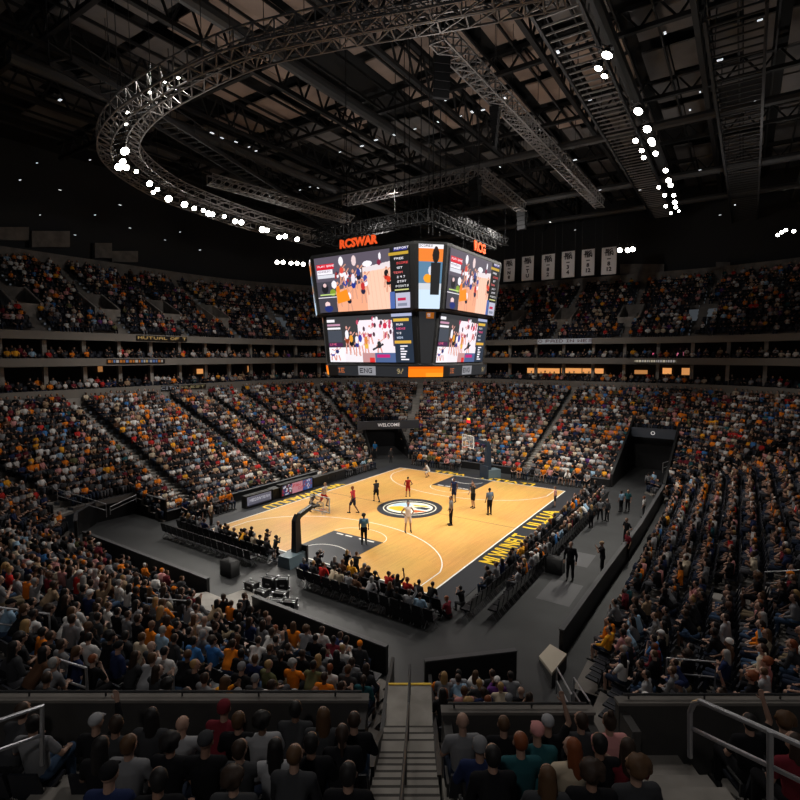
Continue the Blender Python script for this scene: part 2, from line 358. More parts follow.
CLOTH = {'white':(.72,.70,.68),'light grey':(.34,.34,.355),'grey':(.2,.2,.21),'charcoal':(.045,.046,.05),'black':(.012,.012,.014),'orange':(.85,.23,.02),'amber':(.85,.38,.03),
 'red':(.55,.035,.03),'maroon':(.16,.02,.03),'pink':(.62,.28,.27),'navy':(.02,.03,.085),'blue':(.06,.2,.48),'pale blue':(.3,.45,.6),'teal':(.022,.09,.105),'olive':(.13,.13,.06),'tan':(.42,.29,.18),'cream':(.6,.5,.37),'brown':(.12,.06,.035),'purple':(.13,.04,.2)}
PANTS = {'black':(.012,.012,.014),'dark jeans':(.02,.028,.05),'blue jeans':(.05,.085,.15),'grey':(.09,.09,.1),'khaki':(.2,.155,.1)}
def make_person(name, loc, rz, pose, top='tee', topc='grey', bottom='trousers', botc='black', style='short', hairc='black', skin=0, shoec=(.02,.02,.02), label='', group=None, scale=1.0, cat='person'):
    k = kit(pose); r = empty(name, loc, rz, label, cat, group); r.scale = (scale,)*3
    sk = SKINS[skin] if isinstance(skin, int) else skin
    part('body', k['body'], r, sk); 
    tn = {'tee':'shirt','long':'jacket','tank':'jersey'}[top]; part(tn, k[top] or k['tee'], r, CLOTH[topc] if isinstance(topc, str) else topc)
    part(bottom, k[bottom], r, botc if isinstance(botc, tuple) else (PANTS.get(botc) or CLOTH[botc]))
    part('shoe', k['sl'], r, shoec); part('shoe', k['sr'], r, shoec)
    if style != 'bald':
        h = part('hat' if style in ('cap','beanie') else 'hair', HAIR[style], r, (CLOTH.get(hairc) if style in ('cap','beanie') else HAIRC.get(hairc)) or (.02,.02,.02)); h.matrix_local = k['hm']
    return r
# ------------------------------------------------------------------ the bowl: rings of rows round a rounded rectangle
U0, U1, V0, V1 = -17.0, 14.5, -14.8, 12.0; RC_ = 3.0; TD = .85
def aisle_x(y): return .06+.036*(y-7.3)
def ring_row(off, step=.52, near=True, fstep=None):
    """cells of one row at a distance off behind the inner edge: (left corner, right corner, centre, outward normal, region, coordinate)"""
    r = RC_+off; out = []
    cu0, cu1, cv0, cv1 = U0+RC_, U1-RC_, V0+RC_, V1-RC_
    fstep = fstep or step
    def straight(p0, p1, n, reg, coord):
        L = math.hypot(p1[0]-p0[0], p1[1]-p0[1]); N = max(1, round(L/(step if reg in ('near','right') else fstep)))
        for i in range(N):
            a, b = i/N, (i+1)/N; q = lambda t: (p0[0]+(p1[0]-p0[0])*t, p0[1]+(p1[1]-p0[1])*t)
            m = q((a+b)/2); out.append((q(a), q(b), n, n, n, reg, m[coord]))
    def arc(cu, cv, a0, a1, reg):
        N = max(1, round(abs(a1-a0)*r/fstep))
        for i in range(N):
            t0, t1 = a0+(a1-a0)*i/N, a0+(a1-a0)*(i+1)/N; tm = (t0+t1)/2
            out.append(((cu+r*math.cos(t0), cv+r*math.sin(t0)), (cu+r*math.cos(t1), cv+r*math.sin(t1)), (math.cos(t0), math.sin(t0)), (math.cos(t1), math.sin(t1)), (math.cos(tm), math.sin(tm)), reg, math.degrees(tm)))
    if near: straight((U0-off, cv0-2), (U0-off, cv1), (-1,0), 'near', 1)
    else: straight((U0-off, -6), (U0-off, cv1), (-1,0), 'near', 1)
    arc(cu0, cv1, PI, PI/2, 'corner_left')
    straight((cu0, V1+off), (cu1, V1+off), (0,1), 'left', 0)
    arc(cu1, cv1, PI/2, 0, 'corner_far')
    straight((U1+off, cv1), (U1+off, cv0), (1,0), 'far', 1)
    arc(cu1, cv0, 0, -PI/2, 'corner_right')
    straight((cu1, V0-off), (cu0-4 if near else -2, V0-off), (0,-1), 'right', 0)
    return out
LOW_AISLES = {'near':[5.2], 'corner_left':[150, 112], 'left':[-9.3, -.8, 3.6, 8.2], 'corner_far':[66, 24], 'far':[-3.2], 'corner_right':[-62], 'right':[9.5, 4.0, -2.0, -8.0]}
UP_AISLES = {'near':[], 'corner_left':[160, 135, 105], 'left':[-10.5, -3.5, 3.5, 10.2], 'corner_far':[72, 45, 18], 'far':[7, 0, -8], 'corner_right':[-8, -35, -62], 'right':[8, 0, -7]}
def on_aisle(reg, c, off, table, half=.56):
    for a in table[reg]:
        d = math.radians(abs(c-a))*(RC_+off+.4) if reg.startswith('corner') else abs(c-a)
        if d < (half*1.5 if a == -9.3 else half*1.2 if reg == 'left' else half): return True
    return False
AISLE_UP = MB()
TREADS = {'lower': MB(), 'upper': MB(), 'near': MB()}
SEATS = []    # (position of the floor under the seat, facing direction, region, row, order in row, zone)
def cell(mb, p0, p1, n0, n1, z, rise, depth=TD):
    a, b = W(*p0, z), W(*p1, z); c = b + (A*n1[0]+B*n1[1])*depth; d = a + (A*n0[0]+B*n0[1])*depth
    mb.quad(a, b, c, d); dz = Vector((0,0,rise)); mb.quad(a-dz, b-dz, b, a)
def steps(mb, p0, p1, n0, n1, z, rise, depth=TD):   # aisle: the row height taken in two steps
    a, b = W(*p0, z-rise/2), W(*p1, z-rise/2); N0 = (A*n0[0]+B*n0[1]); N1 = (A*n1[0]+B*n1[1]); h = Vector((0,0,rise/2))
    mb.quad(a-h, b-h, b, a); mb.quad(a, b, b+N1*depth*.5, a+N0*depth*.5)
    mb.quad(a+N0*depth*.5, b+N1*depth*.5, b+N1*depth*.5+h, a+N0*depth*.5+h); mb.quad(a+N0*depth*.5+h, b+N1*depth*.5+h, b+N1*depth+h, a+N0*depth+h)
AISLE = MB()
def near_clip(p, reg):
    x, y = p.x, p.y
    if reg == 'near' and x > -9 and (y < 8.95 or x > aisle_x(y)-.62): return False
    if reg == 'right' and y < 19.5 and (y < 9.35 or x < 4.75+.12*(y-9)): return False
    return True
def open_low(reg, c, k, mid):    # openings in the lower ring: the four corner entries
    if reg == 'corner_left' and k < 2 and 92 < c < 165: return True
    if reg == 'corner_left' and k < 4 and 92 < c < 128: return True
    if reg == 'left' and k < 4 and c < -11.6: return True
    if reg == 'near' and k < 3 and -2.9 < c < -.3: return True
    if reg == 'corner_far' and k < 9:
        d = (mid - W(14,11.4)).xy; t = (A+B).normalized().xy; s = abs(d.x*(-t.y)+d.y*t.x)
        if s < 2.1: return True
    if k < 11 and mid is not None and reg in ('far','corner_right'):
        u, v = UV(mid)
        if -14.9 < v < -10.9 and u > 14: return True
    return False
LZ0, LR = .1, .34
for k in range(20):
    off = k*TD; z = LZ0+LR*k; idx = {}
    for p0, p1, n0, n1, n, reg, c in ring_row(off, .53, fstep=.45):
        m = W((p0[0]+p1[0])/2, (p0[1]+p1[1])/2)
        N = A*n[0]+B*n[1]; s = m + N*.62
        if k == 0 and reg in ('near','right'): continue
        if not near_clip(s, reg) or not near_clip(m+N*.1, reg): continue
        if open_low(reg, c, k, m): continue
        if on_aisle(reg, c, off, LOW_AISLES): steps(AISLE, p0, p1, n0, n1, z, LR); idx[reg] = 0; continue
        cell(TREADS['lower'], p0, p1, n0, n1, z, LR)
        i = idx[reg] = idx.get(reg, 0)+1
        sect = sum(1 for a in LOW_AISLES[reg] if (c > a))
        SEATS.append((Vector((s.x, s.y, z)), (-N+((O-m).normalized())*.45).normalized(), reg, k+1, i, sect, 'low'))
# block beside the stairs, in front of the parapet (rows square to the stairs)
for k in range(1, 9):
    y = 15.75-TD*k; z = LZ0+LR*k; x0 = aisle_x(y)+.6; x1 = 3.95 - .03*k; n = int((x1-x0)/.5)
    TREADS['near'].quad((x0,y,z),(x1,y,z),(x1,y-TD,z),(x0,y-TD,z)); TREADS['near'].quad((x0,y,z-LR),(x1,y,z-LR),(x1,y,z),(x0,y,z))
    for i in range(n):
        if y-.62 > 8.95: SEATS.append((Vector((x0+.28+i*.5, y-.62, z)), Vector((0,1,0)), 'stairside', k+1, i+1, 0, 'low'))
# upper ring
UZ0, UR, UOFF = 13.05, .5, 18.6
for k in range(16):
    off = UOFF+k*TD; z = UZ0+UR*k; 
    for p0, p1, n0, n1, n, reg, c in ring_row(off, .47, near=False):
        m = W((p0[0]+p1[0])/2, (p0[1]+p1[1])/2); N = A*n[0]+B*n[1]; s = m+N*.6
        px, py, pz = pix(m+Vector((0,0,z)))
        if px < -60 or px > 860 or pz < 1: continue
        if on_aisle(reg, c, off, UP_AISLES, .5): steps(AISLE_UP, p0, p1, n0, n1, z, UR); continue
        if 4 <= k <= 7 and on_aisle(reg, c, off, UP_AISLES, 1.4): continue     # entries beside the aisles
        cell(TREADS['upper'], p0, p1, n0, n1, z, UR); SEATS.append((Vector((s.x, s.y, z)), -N, reg, k+1, 0, 0, 'up'))
# suite balconies: two shallow rows each on two levels
for lev, z in enumerate((8.0, 10.75)):
    mbs = TREADS['upper']
    for k in range(3):
        off = 17.3+k*TD; zz = z+.25*k-.35
        for p0, p1, n0, n1, n, reg, c in ring_row(off, .6, near=False):
            m = W((p0[0]+p1[0])/2, (p0[1]+p1[1])/2); N = A*n[0]+B*n[1]; px, py, pz = pix(m+Vector((0,0,z)))
            if px < -60 or px > 860 or pz < 1: continue
            cell(mbs, p0, p1, n0, n1, zz, .25, TD if k < 2 else 3.4)
            if k < 2: SEATS.append((Vector(((m+N*.6).x, (m+N*.6).y, zz)), -N, reg, k+1, 0, lev, 'suite'))
struct('floor_lower_terrace', TREADS['lower'], M_conc_d); struct('floor_upper_terrace', TREADS['upper'], M_conc_d)
struct('floor_aisle_steps', AISLE, M_conc_l); struct('floor_upper_aisle_steps', AISLE_UP, M_conc_d)
# foreground block: our own section behind the parapet
FZ, FR, FD, FY = 4.24, .36, .90, 7.74
FORE = MB()
for k in range(7):
    y = FY-FD*k; z = FZ+FR*k
    for x0, x1 in ((-4.15, aisle_x(y)-.6), (aisle_x(y)+.6, 3.35), (-13, -5.3), (4.75, 13)):
        FORE.hexa([(x0,y-FD,z-1),(x1,y-FD,z-1),(x1,y,z-1),(x0,y,z-1)], [(x0,y-FD,z),(x1,y-FD,z),(x1,y,z),(x0,y,z)])
        if y < 5.2 and False: continue
ys = MB()
for k in range(16):    # side stairs: left and right of the block
    y = 8.3-.43*k; z = 4.2+.18*k
    for x0, x1 in ((-5.3,-4.15),(3.35,4.75)): ys.hexa([(x0,y-.43,z-.8),(x1,y-.43,z-.8),(x1,y,z-.8),(x0,y,z-.8)], [(x0,y-.43,z),(x1,y-.43,z),(x1,y,z),(x0,y,z)])
# centre stairs: steep lower flight, landing, upper flight
def xs(y, s): return aisle_x(y)+s*.56
EDGE = MB()  # dark strips painted in as riser shade along the step edges
def tread(mb, y0, y1, z, drop=.8):
    if y0 < 11.1: EDGE.box((aisle_x(y0), y0-.012, z-.035), (1.125, .05, .075))
    mb.hexa([(xs(y1,-1),y1,z-drop),(xs(y1,1),y1,z-drop),(xs(y0,1),y0,z-drop),(xs(y0,-1),y0,z-drop)], [(xs(y1,-1),y1,z),(xs(y1,1),y1,z),(xs(y0,1),y0,z),(xs(y0,-1),y0,z)])
LAND = 2.45
for k in range(12): tread(ys, 16.24-.285*k, 16.24-.285*(k+1), .19*(k+1), .5)
tread(ys, 12.82, 11.05, LAND)
# long shallow steps then the tighter flight
zc = LAND; yc = 11.05
for dy, dz in ((.42,.17),(.42,.17),(.55,.17),(.36,.17)):
    zc += dz; tread(ys, yc, yc-dy, zc); yc -= dy
while yc > 4.2: zc += .175; tread(ys, yc, yc-.36, zc); yc -= .36
struct('floor_near_terrace', TREADS['near'], M_conc_d); struct('floor_section_terrace', FORE, M_conc); struct('floor_stairs', ys, M_conc)
nose = MB(); nose.box((aisle_x(12.82), 12.8, LAND+.012), (1.12, .07, .024)); no = nose.obj('stair_nosing', M_yellow); struct('step_edge_shade', EDGE, mat('edge_shade_dark', (.05,.045,.04), .8))
tag(no, 'worn yellow nosing strip across the top edge of the centre landing', 'stair nosing')
# parapets in front of our section
PZ = 5.3
def parapet(name, x0, x1, y, ztop, zbot, label, ret=0):
    r = empty(name, ((x0+x1)/2, y, zbot), 0, label, 'parapet'); m = MB(); m.box((0, 0, (ztop-zbot)/2), (x1-x0, .16, ztop-zbot))
    for s_ in ([-1] if ret in (-1, 2) else [])+([1] if ret in (1, 2) else []): m.box((s_*(x1-x0-.16)/2, -.32, (ztop-zbot)/2-.05), (.14, .5, ztop-zbot-.1))
    m.obj('panel', mat('parapet_dark', (.055,.052,.05), .8, noise=.2, scale=1.5), r); c = MB(); c.box((0, 0, ztop-zbot+.025), (x1-x0+.04, .19, .05)); c.obj('coping', M_conc_d, r)
    h = MB(); zz = ztop-zbot+.13; h.tube([(-(x1-x0)/2+.1, .02, zz), ((x1-x0)/2-.1, .02, zz)], .022, 8)
    for i in range(int((x1-x0)/1.3)+1): h.tube([(-(x1-x0)/2+.2+i*1.3, .02, zz-.12), (-(x1-x0)/2+.2+i*1.3, .02, zz)], .016, 6)
    h.obj('rail', M_dsteel, r); return r
parapet('parapet', -13, aisle_x(8.2)-.64, 8.28, 5.2, 3.0, 'long dark parapet with pale coping in front of the seats left of the centre stairs', 1)
parapet('parapet', aisle_x(8)+.62, 3.22, 8.15, 5.08, 3.0, 'short parapet with pale coping right of the centre stairs', 2)
pr_ = parapet('parapet', 3.72, 13.5, 8.35, 5.1, 2.9, 'boxed grey parapet beyond the bent steel handrail, beside the aisle steps', -1)
# dark walls added to cover lit tread ends on both sides of the centre stairs
sw = MB()
def low_z(x, y): u, v = UV((x, y)); return .45+.4*max(0, U0-u)
for s_ in (-1, 1):
    ysq = [15.9, 15.0, 14.2, 12.85, 11.0, 9.4, 8.4]
    for ya, yb in zip(ysq[:-1], ysq[1:]):
        P = []
        for y in (ya, yb):
            x = xs(y, s_)+s_*.04; zt = min(low_z(x, y)+.55 if s_ < 0 else .45+.4*(16.6-y), 3.9); P.append((x, y, min(max(.3, zt), LAND+.12 if y > 10.9 else 9)))
        (xa, y0, za), (xb, y1, zb) = P; t = .05
        sw.hexa([(xa-t,y0,-.0),(xb-t,y1,0),(xb+t,y1,0),(xa+t,y0,0)], [(xa-t,y0,za),(xb-t,y1,zb),(xb+t,y1,zb),(xa+t,y0,za)])
struct('wall_stair_sides_added', sw, M_black)
# inner front walls, fascias, back walls
def wall_uv(mb, pts, z0, z1, t=.14):
    for p, q in zip(pts[:-1], pts[1:]):
        a, b = W(*p), W(*q); d = (b-a).normalized(); n = Vector((-d.y, d.x, 0))*t/2
        mb.hexa([a-n+Vector((0,0,z0)), b-n+Vector((0,0,z0)), b+n+Vector((0,0,z0)), a+n+Vector((0,0,z0))], [a-n+Vector((0,0,z1)), b-n+Vector((0,0,z1)), b+n+Vector((0,0,z1)), a+n+Vector((0,0,z1))])
M_wallb = mat('courtside_wall_black', (.014,.014,.015), .45); M_cap = mat('wall_coping', (.07,.07,.075), .5)
def front_wall(name, pts, z1, cat='wall'):
    m = MB(); wall_uv(m, pts, 0, z1); struct(name, m, M_wallb); c = MB(); wall_uv(c, pts, z1, z1+.05, .2); struct('trim_coping', c, M_cap)
front_wall('wall_near_baseline', [(-17.0,11.3),(-17.0,-.05)], 1.0); front_wall('wall_near_baseline_short', [(-17.0,-3.06),(-17.0,-9.9)], 1.0)
front_wall('wall_stairside', [(-17.0,-11.4),(-14.74,-13.69)], 1.0)
front_wall('wall_right_sideline', [(-12.6,-14.6),(-6,-14.75),(2,-15.0),(8,-15.0),(13.4,-15.0)], 1.0)
front_wall('wall_left_sideline', [(-11.5,12.0),(11,12.0)], .62); front_wall('wall_far_baseline', [(14.5,8.6),(14.5,-10.8)], .62)
front_wall('wall_left_entry', [(-17.0,12.2),(-16.2,13.9),(-14.2,15.6),(-11.5,15.5),(-11.5,12.0)], 1.45)
m = MB()
for a, b, c_, d, z1 in (((12.2,12.6),(18.2,18.6),0,.9,3.6),((15.2,9.6),(21.2,15.6),0,.9,3.6),((14.5,-10.9),(24.2,-10.9),0,1.1,4.9),((13.4,-15.0),(24.2,-15.0),0,1.1,4.9)):
    p, q = W(*a), W(*b); s_ = (q-p).normalized().cross(Vector((0,0,1)))*.1; z0_ = Vector((0,0,d)); z1_ = Vector((0,0,z1)); m.hexa([p-s_, q-s_, q+s_, p+s_], [p-s_+z0_, q-s_+z1_, q+s_+z1_, p+s_+z0_])
wall_uv(m, [(18.2,18.6),(21.2,15.6)], 0, 4, .2); wall_uv(m, [(24.2,-10.9),(24.2,-15.0)], 0, 4.2, .2)
struct('wall_entry_sides', m, M_black)
def ring_pts(off, d=1.2, lo=-60, hi=860, near=False):
    cs = ring_row(off, d, near=False); pts = [c[0] for c in cs]+[cs[-1][1]]; return pts
def ring_band(name, off, z0, z1, m, t=.2):
    mb = MB(); wall_uv(mb, ring_pts(off), z0, z1, t); return struct(name, mb, m)
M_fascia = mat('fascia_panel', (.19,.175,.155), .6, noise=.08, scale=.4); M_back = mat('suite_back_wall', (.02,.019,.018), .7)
ring_band('wall_lower_back', 17.05, 6.4, 7.35, M_conc); ring_band('trim_fascia_lower', 17.2, 7.35, 8.1, M_fascia, .3)
ring_band('trim_fascia_middle', 17.2, 10.15, 10.85, M_fascia, .3); ring_band('trim_fascia_upper', 17.6, 12.45, 13.15, M_fascia, .3)
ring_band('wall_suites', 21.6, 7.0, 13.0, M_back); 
m = MB()
for a in (10.1, 12.9):
    for p0, p1, n0, n1, n, reg, c in ring_row(17.6, 1.2, near=False):
        q0, q1 = W(*p0, a), W(*p1, a); N0 = A*n0[0]+B*n0[1]; N1 = A*n1[0]+B*n1[1]; m.quad(q0, q1, q1+N1*4, q0+N0*4)
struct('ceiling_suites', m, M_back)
m = MB()
for p0, p1, n0, n1, n, reg, c in ring_row(18.4, 3.3, near=False):
    if pix(W(*p0, 9))[2] > 2:
        for z0, z1 in ((7.9, 10.2), (10.8, 12.5)): q = W(*p0, (z0+z1)/2); m.box(q, (.34, .34, z1-z0), Matrix.Rotation(YAW, 3, 'Z'))
struct('wall_suite_piers', m, M_conc)
ring_band('wall_upper_back', 32.3, 20.6, 22.3, M_conc_d); M_dark = mat('upper_wall', (.03,.031,.033), .85); ring_band('wall_upper', 34.5, 20, 36, M_dark)
# grey panels and boxes on the upper wall
pan = MB()
for px0, py0, px1, py1, u_or_v in ((0,227,29,240,'v'),(32,231,70,247,'v'),(95,243,112,258,'v'),(112,251,138,262,'v'),(238,270,250,284,'v'),(706,272,722,288,'u'),(620,264,664,274,'u'),(640,280,648,288,'u'),(716,262,730,276,'u'),(770,238,800,256,'u')):
    f = (lambda x, y: on_v(x, y, V1+33.4)) if u_or_v == 'v' else (lambda x, y: on_u(x, y, U1+33.4))
    a, b, c_, d = f(px0,py1), f(px1,py1), f(px1,py0), f(px0,py0); n = (B if u_or_v == 'v' else A)*.6
    pan.hexa([a, b, b+n, a+n], [d, c_, c_+n, d+n])
struct('wall_panels', pan, M_conc_d)
# ------------------------------------------------------------------ seats and spectators
def make_seat():
    r = empty('stadium_seat')
    m = MB(); m.hexa([(-.22,-.20,.40),(.22,-.20,.40),(.23,.24,.42),(-.23,.24,.42)], [(-.22,-.20,.45),(.22,-.20,.45),(.23,.24,.47),(-.23,.24,.47)]); m.obj('seat_pan', M_seat, r)
    m = MB(); m.hexa([(-.22,-.24,.42),(.22,-.24,.42),(.22,-.19,.42),(-.22,-.19,.42)], [(-.20,-.34,.86),(.20,-.34,.86),(.20,-.30,.86),(-.20,-.30,.86)]); m.obj('backrest', M_seat, r)
    m = MB(); m.box((-.235,-.04,.60), (.035,.34,.03)); m.box((-.235,-.18,.5), (.03,.03,.2)); m.obj('armrest', M_dsteel, r)
    m = MB(); m.box((0,-.12,.2), (.05,.08,.4)); m.box((0,-.12,.02), (.3,.14,.03)); m.obj('pedestal', M_dsteel, r)
    return r
def weighted(rr, d):
    t = rr.random()*sum(d.values())
    for k, v in d.items():
        t -= v
        if t <= 0: return k
    return k
WN = {'charcoal':20,'black':26,'grey':11,'white':8,'light grey':7,'navy':6,'orange':5,'amber':2,'blue':2,'pale blue':3,'pink':4,'red':2,'maroon':4,'teal':2,'olive':1,'tan':2,'cream':3,'brown':3,'purple':.5}
WF = {'charcoal':17,'black':24,'grey':9,'white':13,'light grey':9,'navy':6,'orange':9,'amber':2.5,'blue':2,'pale blue':2,'pink':5,'red':3,'maroon':5,'teal':1.5,'olive':1.5,'tan':2.5,'cream':5,'brown':4,'purple':.5}
WH = {'black':34,'dark brown':30,'brown':16,'blond':9,'grey':7,'red':3}
WS = {'short':30,'crop':20,'long':22,'ponytail':7,'bun':4,'curly':5,'cap':8,'beanie':3,'bald':5}
SN = {'short':'short-haired','crop':'close-cropped','long':'long-haired','ponytail':'ponytailed','bun':'bun-haired','curly':'curly-haired','cap':'capped','beanie':'beanie-wearing','bald':'bald'}
WP = {'lap':20,'lap2':20,'chin':8,'cheer':4,'crossed':12,'back':12,'forward':12,'clap':6}
rr = random.Random(42)
def visible(p, zone):
    px, py, pz = pix(p+Vector((0,0,1.2)))
    if pz < 1 or px < -25 or px > 825 or py < -20 or py > 830: return False
    if zone == 'low' and p.y > 8.3 and p.z+1.35 < EYE.z-(EYE.z-5.17)*p.y/8.28 and not (3.2 < p.x*8.2/p.y < 3.7): return False
    return True
fore_x = [(-4.15, -.55, 'left'), (.68, 3.35, 'right'), (-9.5, -5.3, 'outer'), (4.9, 10, 'rail')]
live = [s for s in SEATS if visible(s[0], s[6])]
live.sort(key=lambda s: (s[0]-EYE).length)
blocks = {}
for s in live: blocks.setdefault((s[2], s[3], s[5], s[6]), []).append(s)
SEQ = {}
for k, L in blocks.items():
    ref = min(L, key=lambda s: (s[0]-EYE).length)[0]
    ref = ref if k[0] != 'stairside' else min(L, key=lambda s: s[0].x)[0]
    e0, e1 = L[0][0], L[-1][0]
    for n, s in enumerate(sorted(L, key=lambda s: (s[0]-ref).length)): SEQ[id(s)] = n+1
STAND_NAME = {'near':'baseline stand', 'right':'sideline stand', 'corner_left':'corner stand', 'left':'opposite stand', 'stairside':'stairside block'}
near_secs = {r: sorted({s[5] for s in live if s[2] == r}) for r in ('near','right','left','far','corner_left','corner_far','corner_right','stairside')}
def where(s):
    reg = s[2]
    secs = near_secs[reg]; b = secs.index(s[5])+1
    if reg == 'stairside': return '%s row, block beside centre stairs, %s seat along' % (ordn(s[3]), ordn(SEQ[id(s)]))
    return '%s row, %s block of %s, %s seat along' % (ordn(s[3]), ordn(b), STAND_NAME.get(reg, reg), ordn(SEQ[id(s)]))
seat0 = make_seat(); seat_n = 0; person_n = 0; used0 = False
N_PERSON, N_SEAT = 256, 262
crowd_rows = []; seat_rest = []
for s in live:
    p, d, reg, row, i, sect, zone = s
    occ = rr.random() < {'low':.94, 'up':.60, 'suite':.6}[zone]
    if reg == 'near' and row <= 2 and rr.random() < .45: occ = False
    if reg == 'near' and row in (3,4) and rr.random() < .12: occ = False
    if zone == 'low' and reg in ('near','right') and (p-EYE).length < 24:
        h_ = math.sin(i*.9+row*2.3)+math.sin(i*.37-row*1.7)
        if h_ > 1.15: occ = False
    if reg == 'right' and row == 2 and p.y < 22: occ = rr.random() < .35
    rz = face(d)
    if zone == 'low' and seat_n < N_SEAT:
        r = seat0 if not used0 else copy_tree(seat0); used0 = True
        r.location = p; r.rotation_euler = (0,0,rz); seat_n += 1
        tag(r, 'black stadium seat, '+where(s), 'seat', 'stadium seats of the stands in front of the parapets')
    else: seat_rest.append((p, rz, zone))
    if not occ: continue
    if zone == 'low' and person_n < N_PERSON:
        tc = weighted(rr, WN); st = weighted(rr, WS); hc = weighted(rr, WH if st not in ('cap','beanie') else {'white':3,'black':4,'grey':3,'orange':1,'navy':2}); top = 'long' if rr.random() < .62 else 'tee'
        sk = rr.choice([0,0,1,1,2,3,4,5]); lab = '%s spectator in %s %s, %s' % (SN[st], tc, 'jacket' if top == 'long' else 'shirt', where(s))
        o = make_person('spectator', p+Vector((0,0,-.012)), rz+rr.uniform(-.22,.22), weighted(rr, WP), top, tc, 'trousers' if rr.random() < .75 else 'shorts', weighted(rr, {'black':4,'dark jeans':4,'blue jeans':3,'grey':2,'khaki':1}), st, hc, sk, label=lab, group='spectators in the stands in front of the parapets', scale=rr.uniform(1.0,1.1))
        person_n += 1
    else: crowd_rows.append((p, rz, zone, (p-EYE).length))
# the rest of the crowd and the rest of the seats, each one object nobody could count
def tri_template(pose, budget):
    k = KIT[pose]; tri_template.n += 1; vs = []; fs = []; cl = []; o = 0
    for key, cls, share in (('body',0,.42),(('tee' if tri_template.n % 3 == 0 else 'long'),1,.24),('trousers',2,.2),('hair',3,.14)):
        me = k[key] if key != 'hair' else HAIR['short']
        tmp = bpy.data.objects.new('tmp', me.copy()); C.objects.link(tmp)
        dm = tmp.modifiers.new('d', 'DECIMATE'); dm.ratio = budget*share/max(1, sum(len(p.vertices)-2 for p in me.polygons))
        tm = tmp.modifiers.new('t', 'TRIANGULATE'); ev = tmp.evaluated_get(bpy.context.evaluated_depsgraph_get()).data
        co = np.empty(len(ev.vertices)*3); ev.vertices.foreach_get('co', co); co = co.reshape(-1,3)
        if key == 'hair': M = np.array(k['hm']); co = co @ M[:3,:3].T + M[:3,3]
        f = np.array([list(p.vertices) for p in ev.polygons]); vs.append(co); fs.append(f+o); cl += [cls]*len(f); o += len(co); bpy.data.objects.remove(tmp)
    return np.vstack(vs), np.vstack(fs), np.array(cl)
tri_template.n = 0
def far_template(v):
    m = MB(); cl = []
    def ad(c, fn): n = len(m.f); fn(); cl.extend([c]*(len(m.f)-n))
    ln = .03*v; az = .1*v
    ad(0, lambda: m.ell((0,.05+ln,1.22), (.088,.1,.125), 6, 4))
    ad(3, lambda: m.ell((0,.005+ln,1.26), (.1,.095,.11), 6, 4))
    ad(1, lambda: m.hexa([(-.16,-.1,.5),(.16,-.1,.5),(.16,.14,.5),(-.16,.14,.5)], [(-.19,-.1+ln,1.05),(.19,-.1+ln,1.05),(.15,.1+ln,1.08),(-.15,.1+ln,1.08)]))
    for s in (-1,1):
        ad(1, lambda: m.bar((.19*s,ln,1.0), (.23*s,.1,.78), .09)); ad(0, lambda: m.bar((.25*s,.1,.78), (.12*s,.32,.68+az), .07))
        ad(2, lambda: m.bar((.1*s,.02,.54), (.13*s,.46,.54), .16)); ad(2, lambda: m.bar((.13*s,.44,.54), (.13*s,.42,.08), .12))
    fs = []; c2 = []
    for f, c in zip(m.f, cl):
        for t in range(1, len(f)-1): fs.append((f[0], f[t], f[t+1])); c2.append(c)
    return np.array(m.v), np.array(fs), np.array(c2)
def build_crowd(rows):
    mids = [tri_template(p, 420) for p in ('lap','lap2','chin','crossed','back','forward','clap','lap','crossed')]; fars = [far_template(v) for v in (0,1,2,-1)]
    Vs, Fs, Cs = [], [], []; o = 0
    cl = {k: np.array(v) for k, v in CLOTH.items()}
    for p, rz, zone, dist in rows:
        T = rr.choice(mids) if dist < 23 else rr.choice(fars)
        c, s = math.cos(rz+rr.uniform(-.25,.25)), math.sin(rz+rr.uniform(-.2,.2)); sc_ = rr.uniform(.94,1.08) if dist < 23 else rr.uniform(.86,1.0); p = p+Vector((rr.uniform(-.07,.07), rr.uniform(-.07,.07), 0))
        v = T[0]*sc_; x = v[:,0]*c - v[:,1]*s + p.x; y = v[:,0]*s + v[:,1]*c + p.y
        Vs.append(np.stack([x, y, v[:,2]+p.z-.012], 1)); Fs.append(T[1]+o); o += len(v)
        sk = np.array(SKINS[rr.choice([0,0,1,1,2,3,4,5])]); tp = cl[weighted(rr, WN if dist < 26 else WF)]*rr.uniform(.75,1.1); bt = np.array(PANTS[rr.choice(['black','dark jeans','dark jeans','grey','black'])])
        hr = np.array(HAIRC[weighted(rr, WH)]) if rr.random() < .8 else cl[rr.choice(['white','orange','black','grey'])]
        pal = np.stack([sk, tp, bt, hr]); Cs.append(pal[T[2]])
    return np.vstack(Vs), np.vstack(Fs), np.vstack(Cs)
def bulk(name, v, f, col, m):
    me = bpy.data.meshes.new(name); me.vertices.add(len(v)); me.vertices.foreach_set('co', v.astype(np.float32).ravel())
    me.loops.add(len(f)*3); me.loops.foreach_set('vertex_index', f.astype(np.int32).ravel())
    me.polygons.add(len(f)); me.polygons.foreach_set('loop_start', np.arange(0, len(f)*3, 3, dtype=np.int32))
    try: me.polygons.foreach_set('loop_total', np.full(len(f), 3, dtype=np.int32))
    except Exception: pass
    me.update(calc_edges=True)
    if col is not None:
        at = me.attributes.new('Col', 'FLOAT_COLOR', 'FACE'); buf = np.ones((len(f), 4), np.float32); buf[:, :3] = col; at.data.foreach_set('color', buf.ravel())
    me.materials.append(m); o = bpy.data.objects.new(name, me); C.objects.link(o); return o
v_, f_, c_ = build_crowd(crowd_rows)
tag(bulk('crowd', v_, f_, c_, M_crowd), 'packed crowd of spectators filling the far stands and the upper tier', 'crowd', kind='stuff')
